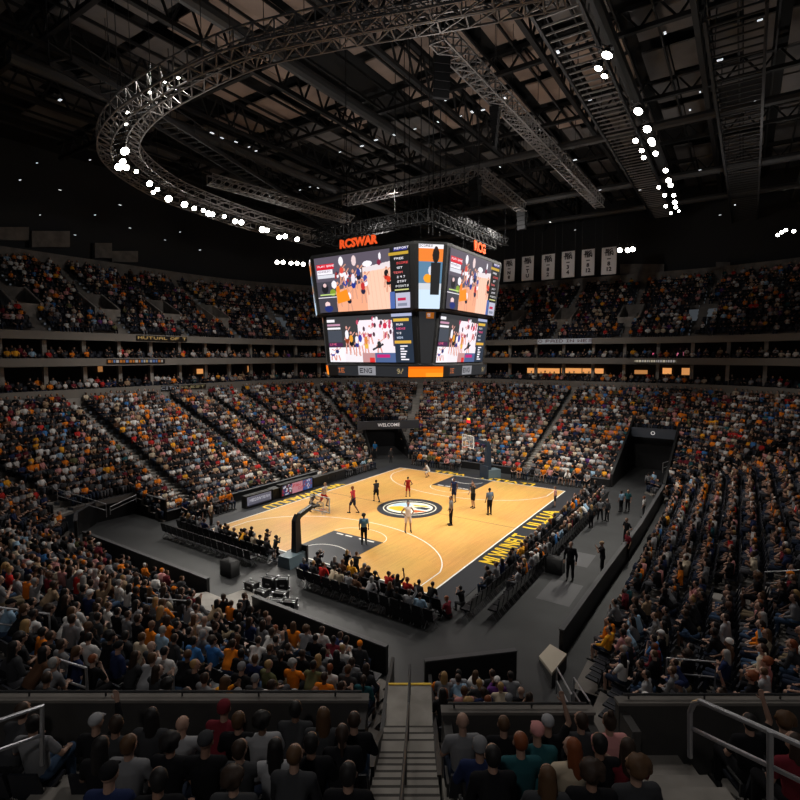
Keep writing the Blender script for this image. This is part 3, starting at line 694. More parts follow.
def seat_template():
    m = MB(); m.hexa([(-.22,-.20,.40),(.22,-.20,.40),(.23,.22,.42),(-.23,.22,.42)], [(-.22,-.20,.46),(.22,-.20,.46),(.23,.22,.47),(-.23,.22,.47)])
    m.hexa([(-.22,-.24,.42),(.22,-.24,.42),(.22,-.19,.42),(-.22,-.19,.42)], [(-.20,-.34,.86),(.20,-.34,.86),(.20,-.30,.86),(-.20,-.30,.86)])
    fs = []
    for f in m.f:
        for t in range(1, len(f)-1): fs.append((f[0], f[t], f[t+1]))
    return np.array(m.v), np.array(fs)
sv, sf = seat_template(); Vs, Fs = [], []
for n, (p, rz, zone) in enumerate(seat_rest):
    c, s = math.cos(rz), math.sin(rz); Vs.append(np.stack([sv[:,0]*c-sv[:,1]*s+p.x, sv[:,0]*s+sv[:,1]*c+p.y, sv[:,2]+p.z], 1)); Fs.append(sf+n*len(sv))
tag(bulk('seating', np.vstack(Vs), np.vstack(Fs), None, M_seat), 'rows of black seats filling the far stands and the upper tier', 'seats', kind='stuff')
# our own section: people seen from behind, placed by where their heads stand in the photograph's rows
# (head x in the picture, row, style, hair colour, top, colour, pose, skin, what sets this one apart)
fore = [
 (354,0,'crop','dark brown','long','black','lap',1,'close-cropped man in black jacket at the left edge of the centre stairs'),
 (322,0,'long','brown','tee','charcoal','lap2',0,'person with long straight brown hair two seats from the centre stairs'),
 (290,0,'short','black','tee','charcoal','forward',3,'dark-haired person leaning forward behind the left parapet'),
 (262,0,'curly','black','tee','light grey','lap',3,'black-haired spectator in light grey shirt behind the left parapet'),
 (238,0,'short','brown','long','black','lap',1,'brown-haired spectator in black jacket behind the left parapet'),
 (214,0,'beanie','maroon','long','maroon','forward',1,'spectator in maroon hooded top behind the left parapet'),
 (182,0,'bald','grey','tee','light grey','crossed',0,'bald man in pale grey tee behind the left parapet'),
 (148,0,'long','black','long','charcoal','lap2',1,'person with long black hair and charcoal jacket behind the left parapet'),
 (118,0,'short','dark brown','long','charcoal','back',2,'dark-haired spectator in charcoal jacket turned aside at the left parapet'),
 (94,0,'cap','light grey','long','black','cheer',1,'person in pale cap raising one arm behind the left parapet'),
 (341,1,'ponytail','dark brown','long','black','forward',1,'spectator with ponytail and black jacket leaning over in the second row'),
 (311,1,'short','black','long','black','lap',2,'broad dark-haired man in black top, second row beside the centre stairs'),
 (275,1,'long','black','tee','light grey','lap',2,'person with long black hair and pale grey top, second row'),
 (240,1,'short','dark brown','long','charcoal','crossed',1,'dark-haired spectator in charcoal jacket, second row, arms crossed'),
 (205,1,'cap','charcoal','tee','black','lap',2,'spectator in charcoal cap and black tee, second row'),
 (167,1,'curly','black','tee','black','lap2',2,'curly-haired person in black sleeveless basketball shirt, second row'),
 (128,1,'short','brown','tee','grey','lap',1,'brown-haired spectator in grey tee, second row'),
 (100,1,'long','black','tee','black','lap',3,'long-haired spectator in black numbered jersey, second row by the side stairs'),
 (348,2,'short','black','long','black','lap',1,'dark-haired spectator in black jacket, third row at the centre stairs'),
 (285,2,'crop','brown','long','charcoal','forward',1,'close-cropped spectator in charcoal jacket leaning forward, third row'),
 (233,2,'curly','dark brown','long','charcoal','lap',1,'spectator with big curly brown hair, third row'),
 (160,2,'short','black','long','black','back',2,'dark-haired spectator in black jacket turned aside, third row'),
 (108,2,'cap','black','long','navy','lap',1,'spectator in black cap and navy jacket, third row'),
 (463,0,'bald','brown','tee','grey','lap',1,'bald man in grey tee at the right edge of the centre stairs'),
 (504,0,'crop','brown','long','black','lap',1,'close-cropped man in black hooded jacket behind the short parapet'),
 (549,0,'cap','light grey','tee','black','cheer',1,'person in pale grey cap raising one arm behind the short parapet'),
 (583,0,'short','dark brown','long','charcoal','lap2',1,'dark-haired spectator in charcoal jacket behind the short parapet'),
 (610,0,'bun','dark brown','tee','pink','lap',1,'person with dark top-knot and pink top behind the short parapet'),
 (480,1,'beanie','grey','long','navy','lap',1,'broad man in grey beanie and dark navy jacket, second row right of stairs'),
 (521,1,'crop','red','long','teal','lap',0,'short red-haired man in dark teal jacket, second row right of stairs'),
 (543,1,'cap','pink','tee','teal','forward',1,'person in pale pink cap, second row right of stairs'),
 (570,1,'long','red','tee','cream','back',0,'person with reddish hair and cream top, second row right of stairs'),
 (600,1,'short','black','long','black','lap',2,'black-haired spectator in black jacket, second row near the side steps'),
 (628,1,'long','dark brown','tee','maroon','crossed',1,'spectator with long dark hair and maroon top, second row near side steps'),
 (500,2,'short','black','long','black','forward',1,'dark-haired spectator in black jacket, third row right of stairs'),
 (548,2,'long','brown','long','charcoal','lap',1,'long brown-haired spectator in charcoal jacket, third row right of stairs'),
 (592,2,'curly','dark brown','long','black','lap',2,'curly-haired spectator in black jacket, third row right of stairs'),
 (640,2,'curly','brown','tee','charcoal','lap2',1,'curly-haired spectator in charcoal tee, third row near the side steps'),
 (752,0,'short','black','tee','black','cheer',1,'dark-haired person raising one arm behind the bent handrail'),
 (785,0,'curly','brown','tee','black','lap',1,'curly brown-haired person in black tee behind the bent handrail'),
 (800,1,'long','dark brown','tee','maroon','lap2',1,'long-haired spectator in maroon top at the edge behind the bent handrail'),
 (3,0,'short','dark brown','tee','charcoal','forward',1,'dark-haired spectator in charcoal tee at the edge beyond the side stairs rail'),
 (36,0,'short','black','tee','grey','back',1,'spectator in grey tee and jeans reclining beside the side stairs rail'),
]
seen_seats = set()
ti = {0: 722, 1: 748, 2: 778}
for hx, row, st, hc, top, tc, pose, sk, lab in fore:
    y = FY-FD*row-.60; z = FZ+FR*row; q = at_depth(hx, ti[row], y); x = q.x
    bot = rr.choice(['black','dark jeans','blue jeans','black'])
    if hx == 36: bot = 'blue jeans'
    make_person('spectator', (x, y, z-.012), rr.uniform(-.1,.1), pose, top, tc, 'trousers', bot, st, hc, sk, label=lab, group='spectators behind the parapets', scale=rr.uniform(1.1,1.17))
    r = copy_tree(seat0); r.location = (x, y, z); r.rotation_euler = (0,0,0)
    tag(r, 'black seat under the '+' '.join(lab.split()[:12]), 'seat', 'stadium seats behind the parapets')
# ------------------------------------------------------------------ floor and court
M_floor = mat('arena_floor', (.035,.036,.038), .5, noise=.2, scale=.6, spec=.3)
m = MB(); m.quad((-60,-5,0),(90,-5,0),(90,110,0),(-60,110,0)); struct('floor', m, M_floor)
mw = bpy.data.materials.new('maple_boards'); mw.use_nodes = True; nt = mw.node_tree; N = nt.nodes; L = nt.links; b = N['Principled BSDF']
tc = N.new('ShaderNodeTexCoord'); br = N.new('ShaderNodeTexBrick'); br.inputs['Scale'].default_value = 1; br.inputs['Brick Width'].default_value = 1.4; br.inputs['Row Height'].default_value = .11
br.inputs['Mortar Size'].default_value = .004; br.inputs['Color1'].default_value = (.76,.42,.12,1); br.inputs['Color2'].default_value = (.68,.365,.10,1); br.inputs['Mortar'].default_value = (.5,.26,.085,1); br.inputs['Bias'].default_value = -.1
nz = N.new('ShaderNodeTexNoise'); nz.inputs['Scale'].default_value = .35; mx = N.new('ShaderNodeMixRGB'); mx.blend_type = 'MULTIPLY'; mx.inputs[0].default_value = .25
L.new(tc.outputs['Object'], br.inputs['Vector']); L.new(tc.outputs['Object'], nz.inputs['Vector']); L.new(br.outputs['Color'], mx.inputs[1]); L.new(nz.outputs['Color'], mx.inputs[2]); L.new(mx.outputs[0], b.inputs['Base Color'])
b.inputs['Roughness'].default_value = .42; b.inputs['Specular IOR Level'].default_value = .35
court = empty('basketball_court', O, YAW+PI/2, 'bright maple basketball court with black keys and yellow lettering in the arena centre', 'court')
# court local frame: x = along court (A), y = across (B)
hx, hy = CL/2, CW/2; KX = CL/28.65; KY = CW/15.24
M_apron = mat('apron_charcoal', (.028,.03,.036), .45); M_line = mat('line_white', (.85,.83,.78), .5); M_key = mat('key_charcoal', (.035,.037,.045), .4); M_lineb = mat('line_dark', (.05,.045,.05), .5)
def dec(name, polys, mt, z, label=None, thick=.004, sub=None):
    mb = MB()
    for p in polys: mb.quad(*[(x, y, z) for x, y in p])
    o = mb.obj(name, mt, sub or court)
    if label: o['label'] = label
    return o
def sub(hxx, hyy): return [[(-hxx,-hyy),(hxx,-hyy),(hxx,hyy),(-hxx,hyy)]]
m = MB(); m.box((0,0,.012), (2*hx+2.6, 2*hy+3.0, .024)); m.obj('apron', M_apron, court)['label'] = 'charcoal painted border'
m = MB(); m.box((0,0,.016), (2*hx, 2*hy, .032)); m.obj('hardwood', mw, court)
def ln(x0, y0, x1, y1, t=.06):
    d = Vector((x1-x0, y1-y0)).normalized(); n = Vector((-d.y, d.x))*t/2; e = d*t/2
    return [(x0-e.x-n.x, y0-e.y-n.y), (x1+e.x-n.x, y1+e.y-n.y), (x1+e.x+n.x, y1+e.y+n.y), (x0-e.x+n.x, y0-e.y+n.y)]
def arcp(cx, cy, rx, ry, a0, a1, t=.06, n=40):
    out = []
    for i in range(n):
        p = [math.radians(a0+(a1-a0)*(i+j)/n) for j in (0,1)]
        q = [(cx+(rx+s*t/2)*math.cos(a), cy+(ry+s*t/2)*math.sin(a)) for a, s in ((p[0],-1),(p[1],-1),(p[1],1),(p[0],1))]
        out.append([q[0], q[1], q[2], q[3]])
    return out
ZL = .038
dec('boundary_line', [ln(-hx,-hy,hx,-hy,.09), ln(hx,-hy,hx,hy,.09), ln(hx,hy,-hx,hy,.09), ln(-hx,hy,-hx,-hy,.09)], M_line, ZL+.003)
dec('midcourt_line', [ln(0,-hy,0,hy,.05)], M_lineb, ZL)
KL = 5.5*KX; KW = 3.6*KY
for s in (-1,1):
    kx = s*hx; ko = -.55 if s < 0 else .15; dec('key', [[(kx,ko-KW/2),(kx-s*KL,ko-KW/2),(kx-s*KL,ko+KW/2),(kx,ko+KW/2)][::(1 if s < 0 else -1)]], M_key, ZL-.002)
    hpx = kx-s*1.575*KX; a0 = -90 if s < 0 else 90
    dec('restricted_arc', arcp(hpx, ko, 1.35*KX, 1.35*KY, a0, a0+180), M_line, ZL+.003)
    dec('free_throw_arc', arcp(kx-s*KL, ko, 1.8*KX, 1.8*KY, a0, a0+180, .05), M_line, ZL+.003)
    th = math.degrees(math.acos(2.9/7.24)); c_ = 0 if s < 0 else 180
    ang = 78.0; RY = 7.05*KY; pts = arcp(hpx, 0, 7.24*KX, RY, c_-ang, c_+ang, .07, 60)
    yc = RY*math.sin(math.radians(ang)); xe = hpx-s*7.24*KX*math.cos(math.radians(ang)); pts += [ln(kx, yc, xe, yc, .07), ln(kx, -yc, xe, -yc, .07)]
    dec('three_point_line', pts, M_line, ZL+.002)
    for g in (-1.35,-.75,.3,1.0): dec('sponsor_mark', [ln(kx-s*(KL-.28), g+ko, kx-s*(KL-.28), g+ko+.38, .13)], M_line, ZL+.004)
# tan free-throw line hints and centre logo
def disc(rx, ry, n=48, cx=0, cy=0): return [[(cx+rx*math.cos(2*PI*k/n), cy+ry*math.sin(2*PI*k/n)) for k in range(n)]]
lg = MB(); lg.quad(*[(x, y, ZL+.002) for x, y in disc(2.45,2.35)[0]]); logo = lg.obj('centre_logo', M_key, court); logo['label'] = 'round centre court emblem in black, yellow and pale blue'
# the emblem is read along the view: its long axis lies across our line of sight
ca, sa = math.cos(-(YAW+PI/2)), math.sin(-(YAW+PI/2))
def lv(x, y): return (x*ca-y*sa, x*sa+y*ca)
def lp(pts, mt, z, nm): dec(nm, [[lv(x, y) for x, y in pts]], mt, z, sub=logo)
ell_ = lambda rx, ry, cx=0, cy=0, n=40: [(cx+rx*math.cos(2*PI*k/n), cy+ry*math.sin(2*PI*k/n)) for k in range(n)]
M_gold = mat('court_gold', (.72,.40,.03), .4); M_cream = mat('court_cream', (.8,.76,.62), .4); M_sky = mat('court_pale_blue', (.35,.5,.68), .4); M_redp = mat('court_red', (.6,.12,.04), .4)
lp(ell_(1.95,1.8), M_cream, ZL+.004, 'ring'); lp(ell_(1.87,1.7), M_key, ZL+.006, 'disc')
lp(ell_(1.68,1.35), M_cream, ZL+.008, 'field'); lp([(-1.6,-.1),(-.9,-.75),(-.1,-1.0),(.1,-.1),(-.7,.45),(-1.4,.3)], M_gold, ZL+.010, 'bowl')
lp([(-1.4,.35),(-.7,.5),(.0,.2),(.2,.9),(-.4,1.25),(-1.1,.95)], M_sky, ZL+.010, 'swoosh'); lp([(.2,.75),(1.2,.5),(1.5,.1),(.4,.35)], M_gold, ZL+.010, 'stripe')
lp([(.25,.1),(.9,.15),(1.55,-.2),(1.2,-.55),(.6,-.25)], M_key, ZL+.011, 'wedge'); lp([(.2,-.5),(.9,-.75),(1.2,-.95),(.2,-1.25)], M_redp, ZL+.010, 'tongue'); lp([(.1,-.2),(.8,-.55),(1.4,-.75),(.7,-.25)], M_sky, ZL+.011, 'streak')
# yellow lettering on the apron
def lettering(txt, x, y, rz, length, height, parent, mt=M_yellow):
    me = text_mesh(txt, 1, .004, .022); me.materials.append(mt); xs_ = [v.co.x for v in me.vertices]; ys_ = [v.co.y for v in me.vertices]
    o = part('lettering', me, parent); o.location = (x, y, .036); o.rotation_euler = (0,0,rz); o.scale = (length/(max(xs_)-min(xs_)), height/(max(ys_)-min(ys_)), 1); return o
lettering('MLWUNELT', -3.6, -hy-.84, 0, 5.3, 1.05, court); lettering('ULLUA', 2.7, -hy-.84, 0, 4.7, 1.05, court)
lettering('WILLUWAULLU', -1.6, hy+.72, PI, 8.6, .95, court)
for y0, tx, ll in ((2.9,'WLLL',3.4),(-2.9,'LLVLLU',4.8)): lettering(tx, hx+.62, y0, PI/2, ll, .8, court)
# floor rectangles by the right sideline
for q in (((505,602),(532,582),(565,590),(552,608)),):
    pass
m = MB(); zz = .006
for a, b_, c_, d in (((-8.6,-12.3),(-6.1,-12.3),(-6.1,-13.8),(-8.6,-13.8)), ((-3.8,-12.4),(-1.8,-12.4),(-1.8,-13.4),(-3.8,-13.4))): m.quad(*[W(*p, zz) for p in (a,b_,c_,d)])
o = m.obj('floor_panel', mat('floor_panel_grey', (.10,.10,.105), .5)); o['kind'] = 'structure'
# ------------------------------------------------------------------ hoops
M_glass = mat('board_glass', (.8,.85,.88), .05); M_glass.node_tree.nodes['Principled BSDF'].inputs['Transmission Weight'].default_value = .0; M_glass.node_tree.nodes['Principled BSDF'].inputs['Alpha'].default_value = .16
M_rim = mat('rim_orange', (.8,.14,.02), .4); M_padb = mat('pad_black', (.02,.02,.022), .5); M_padn = mat('pad_navy', (.025,.04,.065), .5); M_net = mat('net_white', (.8,.8,.8), .8); M_padg = mat('base_grey_blue', (.12,.17,.2), .4)
def hoop(s, label, bz=2.95, pad=M_padb):
    # local: +y points to the court, origin on the floor at the base
    pos = W(-(hx+.75), -.25) if s < 0 else W(hx+1.0, -.85)
    r = empty('basketball_hoop', pos, YAW+(0 if s < 0 else PI-.5), label, 'basketball hoop', 'basketball hoops'); r.scale = (.8,.8,.8) if s < 0 else (.95,.95,1.02)
    m = MB(); m.hexa([(-.55,-1.1,0),(.55,-1.1,0),(.55,.5,0),(-.55,.5,0)], [(-.5,-1.1,.75),(.5,-1.1,.75),(.5,.42,.75),(-.5,.42,.75)]); m.obj('base', M_padg, r)
    m = MB(); m.hexa([(-.6,.42,0),(.6,.42,0),(.6,.56,0),(-.6,.56,0)], [(-.6,.42,1.15),(.6,.42,1.15),(.6,.56,1.15),(-.6,.56,1.15)]); m.obj('front_pad', pad, r)
    m = MB(); m.hexa([(-.22,-.2,.7),(.22,-.2,.7),(.22,.35,.7),(-.22,.35,.7)], [(-.18,-.15,2.9),(.18,-.15,2.9),(.18,.3,2.9),(-.18,.3,2.9)])
    m.hexa([(-.18,-.15,2.9),(.18,-.15,2.9),(.18,.3,2.9),(-.18,.3,2.9)], [(-.16,.1,3.3),(.16,.1,3.3),(.16,.5,3.1),(-.16,.5,3.1)]); m.obj('mast', pad, r)
    m = MB(); m.hexa([(-.15,.1,2.9),(.15,.1,2.9),(.15,.35,3.3),(-.15,.35,3.3)], [(-.13,1.55,3.35),(.13,1.55,3.35),(.13,1.5,3.6),(-.13,1.5,3.6)])
    m.bar((.0,1.45,3.4),(.0,2.35,3.35),.12); m.bar((-.3,2.38,3.35),(0,1.4,3.45),.05); m.bar((.3,2.38,3.35),(0,1.4,3.45),.05); m.obj('arm', pad, r)
    y = 2.42; b0 = 2.95; bd = MB(); bd.box((0,y,b0+.5),(1.72,.03,1.0)); bo = bd.obj('backboard', M_glass, r)
    m = MB()
    for x in (-.88,.88): m.box((x,y,b0+.5),(.05,.06,1.1))
    for z in (b0-.03,b0+1.03): m.box((0,y,z),(1.8,.06,.05))
    m.obj('board_frame', M_white, bo)
    m = MB()
    for x in (-.3,.3): m.box((x,y+.02,b0+.35),(.045,.01,.46))
    for z in (b0+.14,b0+.57): m.box((0,y+.02,z),(.63,.01,.045))
    m.obj('target_square', M_white, bo)
    m = MB(); m.tube([(.23*math.cos(a), y+.38+.23*math.sin(a), 2.98) for a in [2*PI*k/20 for k in range(21)]], .012, 6); m.box((0,y+.1,2.97),(.16,.16,.03)); rim = m.obj('rim', M_rim, r)
    m = MB()
    for k in range(10):
        for s2 in (-1,1):
            a = 2*PI*k/10; m.tube([(.225*math.cos(a), y+.38+.225*math.sin(a), 2.97), (.16*math.cos(a+s2*.3), y+.38+.16*math.sin(a+s2*.3), 2.75), (.12*math.cos(a+s2*.6), y+.38+.12*math.sin(a+s2*.6), 2.55)], .006, 4)
    m.obj('net', M_net, rim)
    if s < 0: return r
    sc_ = MB(); sc_.box((0,y-.15,4.38),(.72,.2,.42)); c_ = sc_.obj('shot_clock', M_black, r); c_.location = (0,0,.9)
    f1 = mat('clock_red', (.02,0,0), .5, emit=(.8,.02,.03), strength=1.2); f2 = mat('clock_yellow', (.02,.02,0), .5, emit=(.9,.65,.1), strength=1.3)
    for yy in (-.26,-.04):
        m = MB(); m.box((0,y+yy,4.28),(.66,.015,.26)); m.obj('red_display', f1, c_); m = MB(); m.box((0,y+yy,4.5),(.5,.015,.16)); m.obj('yellow_display', f2, c_)
    m = MB(); m.bar((-.1,y-.1,4.2),(-.1,y-.1,2.7),.04); m.bar((.1,y-.1,4.2),(.1,y-.1,2.7),.04); m.obj('clock_bracket', M_dsteel, c_)
    return r
hoop(-1, 'basketball hoop with black padded mast at the near baseline', pad=M_padb); hoop(1, 'basketball hoop with glass board facing us at the far baseline', pad=M_padn)
# ------------------------------------------------------------------ players and officials on the court
def on_floor(px, py, z=.035): return at_z(px, py, z)
def toward(p, q): d = Vector((q[0]-p[0], q[1]-p[1], 0)); return face(d)
def standing(name, px, py, pose, rz, label, hpx=None, z=.035, **k):
    p = on_floor(px, py, z)
    if hpx:   # head height in pixels gives the person's scale
        d = (Vector((p.x,p.y,0))-Vector((0,0,0))).y; full = pix(p)[1]-pix(p+Vector((0,0,1.8)))[1]; k['scale'] = max(.88, min(1.12, hpx/full))
    return make_person(name, p, rz, pose, label=label, **k)
NP = 'players on the court'
standing('basketball_player', 353.5, 513.5, 'walking', 1.1, 'player in pinkish red top and navy shorts walking left of the centre emblem', 30, top='tee', topc=(.75,.07,.1), bottom='shorts', botc='navy', style='short', hairc='red', skin=3, group=NP)
standing('basketball_player', 376.5, 502, 'walking', .5, 'player in dark kit at the far left rim of the centre emblem', 23, top='tank', topc='charcoal', bottom='shorts', botc='black', style='short', hairc='black', skin=4, group=NP)
standing('basketball_player', 364, 544.5, 'standing', 0, 'player in blue-grey shirt seen from behind by the near free-throw line', 32, top='tee', topc=(.13,.28,.42), bottom='trousers', botc='black', style='curly', hairc='black', skin=4, group=NP)
standing('basketball_player', 323.5, 508, 'running', -2.2, 'player in white shirt and red shorts running by the near hoop board', 32, top='tank', topc='white', bottom='shorts', botc='red', style='crop', hairc='blond', skin=1, group=NP)
standing('basketball_player', 312, 511, 'crouch', -2.0, 'player in black kit crouching behind the near backboard', 22, top='tank', topc='charcoal', bottom='shorts', botc='black', style='crop', hairc='black', skin=3, group=NP)
standing('basketball_player', 408, 497, 'hips', .2, 'player in red kit standing just beyond the centre emblem', 21, top='tank', topc='red', bottom='shorts', botc='red', style='crop', hairc='black', skin=2, group=NP)
standing('basketball_player', 408, 532, 'hips', PI+.2, 'player in white kit standing on the near side of the centre emblem', 34, top='tank', topc=(.8,.72,.68), bottom='shorts', botc=(.8,.72,.68), style='bun', hairc='black', skin=1, group=NP)
standing('basketball_player', 428, 477, 'crouch', 1.2, 'player in white kit crouching near the far left sideline', 12, top='tank', topc='white', bottom='shorts', botc='white', style='short', hairc='black', skin=1, group=NP)
standing('basketball_player', 454, 502, 'standing', 2.5, 'player in dark shirt with white panel behind the striped official', 25, top='tank', topc='navy', bottom='shorts', botc='navy', style='crop', hairc='black', skin=3, group=NP)
standing('basketball_player', 473, 508, 'reaching', 2.2, 'player in black kit reaching up near the far free-throw line', 30, top='tank', topc='charcoal', bottom='shorts', botc='black', style='crop', hairc='brown', skin=1, group=NP)
standing('basketball_player', 424, 492, 'running', 2.4, 'small red-clad player beyond the centre emblem, nearest the far key', 16, top='tank', topc='red', bottom='shorts', botc='red', style='crop', hairc='black', skin=4, group=NP) if False else None
standing('referee', 451, 525, 'standing', 1.7, 'official in grey shirt and black trousers right of the centre emblem', 31, top='tee', topc='grey', bottom='trousers', botc='black', style='crop', hairc='black', skin=2, group='officials')
standing('referee', 489.5, 515, 'standing', .4, 'official in slate blue shirt and black trousers standing alone on the right half', 28, top='tee', topc=(.14,.19,.27), bottom='trousers', botc='black', style='crop', hairc='black', skin=4, group='officials')
standing('basketball_player', 555, 507, 'hips', 1.2, 'pale-shirted player at the far end of the right sideline', 15, top='tank', topc='pink', bottom='shorts', botc='charcoal', style='short', hairc='brown', skin=1, group=NP)
SG = 'people standing round the court'
def stf(px, py, pose, rz, lab, h=None, **k): standing('courtside_person', px, py, pose, rz, lab, h, z=.0, group=SG, **k)
stf(570, 580, 'standing', 2.6, 'person in black suit and white shirt standing behind the scorer side benches', 41, top='long', topc='black', botc='black', style='short', hairc='dark brown', skin=1)
stf(602, 576, 'filming', 1.2, 'camera operator in black with bare arms by the sideline wall', 36, top='tee', topc='black', botc='black', style='cap', hairc='tan', skin=1)
stf(621, 512, 'standing', .4, 'person in pale blue shirt with black trousers near the far entry', 22, top='tee', topc='pale blue', botc='black', style='crop', hairc='black', skin=2)
stf(627.5, 511, 'standing', 2.4, 'person in teal shirt next to the pale blue shirt near far entry', 20, top='tee', topc='teal', botc='black', style='short', hairc='blond', skin=1)
stf(643.5, 518, 'standing', 1.0, 'person in white shirt standing against the sideline wall', 20, top='tee', topc='white', botc='charcoal', style='short', hairc='red', skin=1)
stf(648, 492, 'walking', -.5, 'person in grey top walking out of the far right entry', 20, top='long', topc='grey', botc='black', style='short', hairc='black', skin=2)
stf(653.5, 490, 'standing', 2.0, 'person in grey-blue shirt standing in the far right entry', 17, top='tee', topc='pale blue', botc='charcoal', style='crop', hairc='black', skin=1)
stf(591, 528, 'standing', .3, 'person with pale hair standing behind the sideline benches', 24, top='tee', topc='charcoal', botc='black', style='long', hairc='blond', skin=1)
stf(600, 521, 'hips', 2.8, 'broad person in grey shirt behind the sideline benches', 20, top='tee', topc='grey', botc='black', style='bald', skin=3)
stf(607, 521, 'standing', 2.0, 'slim person in dark grey behind the sideline benches beside the bald one', 19, top='long', topc='charcoal', botc='black', style='short', hairc='black', skin=1)
stf(626, 545, 'hips', 1.9, 'dark-clad person leaning by the sideline wall below the teal shirt', 28, top='tee', topc='black', botc='black', style='short', hairc='brown', skin=1)
stf(627, 560, 'standing', 1.8, 'person in maroon top close to the sideline wall', 30, top='tee', topc='maroon', botc='black', style='ponytail', hairc='dark brown', skin=2)
stf(375, 458, 'standing', 2.6, 'person in bright blue shirt standing in the far corner entry', 17, top='tee', topc=(.05,.28,.65), botc='charcoal', style='short', hairc='brown', skin=1)
stf(391, 463, 'standing', 2.9, 'person in black with red hair in the far corner entry', 15, top='long', topc='charcoal', botc='charcoal', style='short', hairc='red', skin=1)
stf(211, 525, 'standing', -1.8, 'person in white shirt and grey trousers standing at the left court corner', 22, top='tee', topc='white', botc='grey', style='short', hairc='brown', skin=1)
stf(252, 553, 'standing', -.7, 'tall person in black standing at the near baseline, left part', 22, top='long', topc='black', botc='black', style='short', hairc='black', skin=4)
stf(318, 571, 'kneeling', -.9, 'white-haired photographer in black kneeling beside the near hoop', 30, top='long', topc='black', botc='black', style='crop', hairc='grey', skin=1)
stf(346, 572, 'kneeling', -.5, 'blond photographer in black kneeling on the near baseline', 22, top='tee', topc='black', botc='black', style='long', hairc='blond', skin=1)
stf(356, 574, 'kneeling', -.2, 'brown-haired photographer kneeling beside the blond one', 22, top='tee', topc='charcoal', botc='black', style='short', hairc='brown', skin=1)
stf(374.5, 596, 'kneeling', -.3, 'curly-haired photographer in black on the near baseline', 22, top='tee', topc='black', botc='black', style='curly', hairc='black', skin=4)
stf(392.5, 600, 'kneeling', -.1, 'photographer in charcoal top nearest the near court corner', 22, top='tee', topc='charcoal', botc='charcoal', style='short', hairc='black', skin=3)
stf(266, 549, 'kneeling', -.8, 'black-haired photographer kneeling left of the near hoop', 16, top='tee', topc='black', botc='black', style='curly', hairc='black', skin=2)
stf(275, 556, 'kneeling', -.8, 'photographer in dark top kneeling close to the hoop mast', 15, top='long', topc='charcoal', botc='black', style='curly', hairc='dark brown', skin=3)
stf(240, 548, 'kneeling', -.8, 'photographer in black on the near baseline behind the first bench', 15, top='long', topc='black', botc='black', style='short', hairc='black', skin=1)
stf(224, 542, 'kneeling', -.8, 'photographer at the left end of the near baseline', 13, top='tee', topc='black', botc='black', style='short', hairc='black', skin=1)
stf(462, 612, 'kneeling', .6, 'person in black crouched at the near end of the sideline benches', 24, top='tee', topc='black', botc='charcoal', style='short', hairc='black', skin=1)
stf(449, 618, 'floor', .9, 'person sitting on the floor beside the near end of the sideline benches', None, top='tee', topc='maroon', botc='black', style='short', hairc='red', skin=1)
# ------------------------------------------------------------------ courtside chairs with guests
def make_chair():
    r = empty('courtside_chair'); M = M_blackg
    m = MB(); m.box((0,0,.43),(.46,.42,.07)); m.obj('seat_pad', M, r)
    m = MB(); m.hexa([(-.22,-.24,.48),(.22,-.24,.48),(.22,-.19,.48),(-.22,-.19,.48)], [(-.21,-.32,.92),(.21,-.32,.92),(.21,-.27,.92),(-.21,-.27,.92)]); m.obj('back_pad', M, r)
    for x in (-.2,.2):
        m = MB(); m.bar((x,.18,0),(x,-.26,.62),.025); m.obj('leg', M_steel, r)
        m = MB(); m.bar((x,-.2,0),(x,.14,.42),.025); m.obj('leg', M_steel, r)
    return r
chair0 = make_chair(); c_used = False; cn = 0
rr2 = random.Random(5)
def bench(u0, v0, u1, v1, d, prob, what, empties=0, pal=WN, step=.52, start=0):
    global c_used
    a, b_ = W(u0, v0), W(u1, v1); n = int((b_-a).length/step); t = (b_-a)/n
    for i in range(n):
        p = a+t*(i+.5); r = chair0 if not c_used else copy_tree(chair0); c_used = True
        r.location = p; r.rotation_euler = (0,0,face(d)); tag(r, 'black folding chair, %s along the %s' % (ordn(i+1), what), 'chair', 'courtside folding chairs')
        if i < empties or rr2.random() > prob: continue
        tc = weighted(rr2, pal); st = weighted(rr2, WS); hc = weighted(rr2, WH if st not in ('cap','beanie') else {'white':3,'black':4,'grey':3}); top = 'long' if rr2.random() < .45 else 'tee'
        make_person('courtside_guest', p+Vector((0,0,.0)), face(d)+rr2.uniform(-.2,.2), weighted(rr2, WP), top, tc, 'trousers' if rr2.random() < .8 else 'shorts', rr2.choice(['black','dark jeans','grey']), st, hc, rr2.choice([0,1,1,2,3,4]),
            label='%s guest in %s %s, %s chair along the %s' % (SN[st], tc, 'jacket' if top == 'long' else 'shirt', ordn(i+1), what), group='guests on courtside chairs')
WC = dict(WN); WC.update({'black':40, 'charcoal':25, 'white':10, 'orange':3, 'amber':2})
bench(-13.5, -2.3, -13.5, -9.9, A, .8, 'back baseline row', 0, WC); bench(-12.55, -2.3, -12.5, -9.7, A, .8, 'front baseline row', 0, WC)
bench(-13.3, 1.2, -13.2, 9.4, A, .12, 'left back baseline row', 0, WC); bench(-12.45, .9, -12.3, 9.2, A, .85, 'left front baseline row', 0, WC)
bench(-12.2, -10.5, 11.5, -10.5, B, .75, 'front sideline row', 4, WC); bench(-11.6, -11.45, 9.5, -11.45, B, .75, 'back sideline row', 5, WC)
WO = dict(WF); WO['orange'] = 60
bench(-10.6, 10.85, -7.0, 10.85, -B, .95, 'left sideline front row', 0, WO); bench(-10.6, 11.6, -7.0, 11.6, -B, .95, 'left sideline back row', 0, WO)
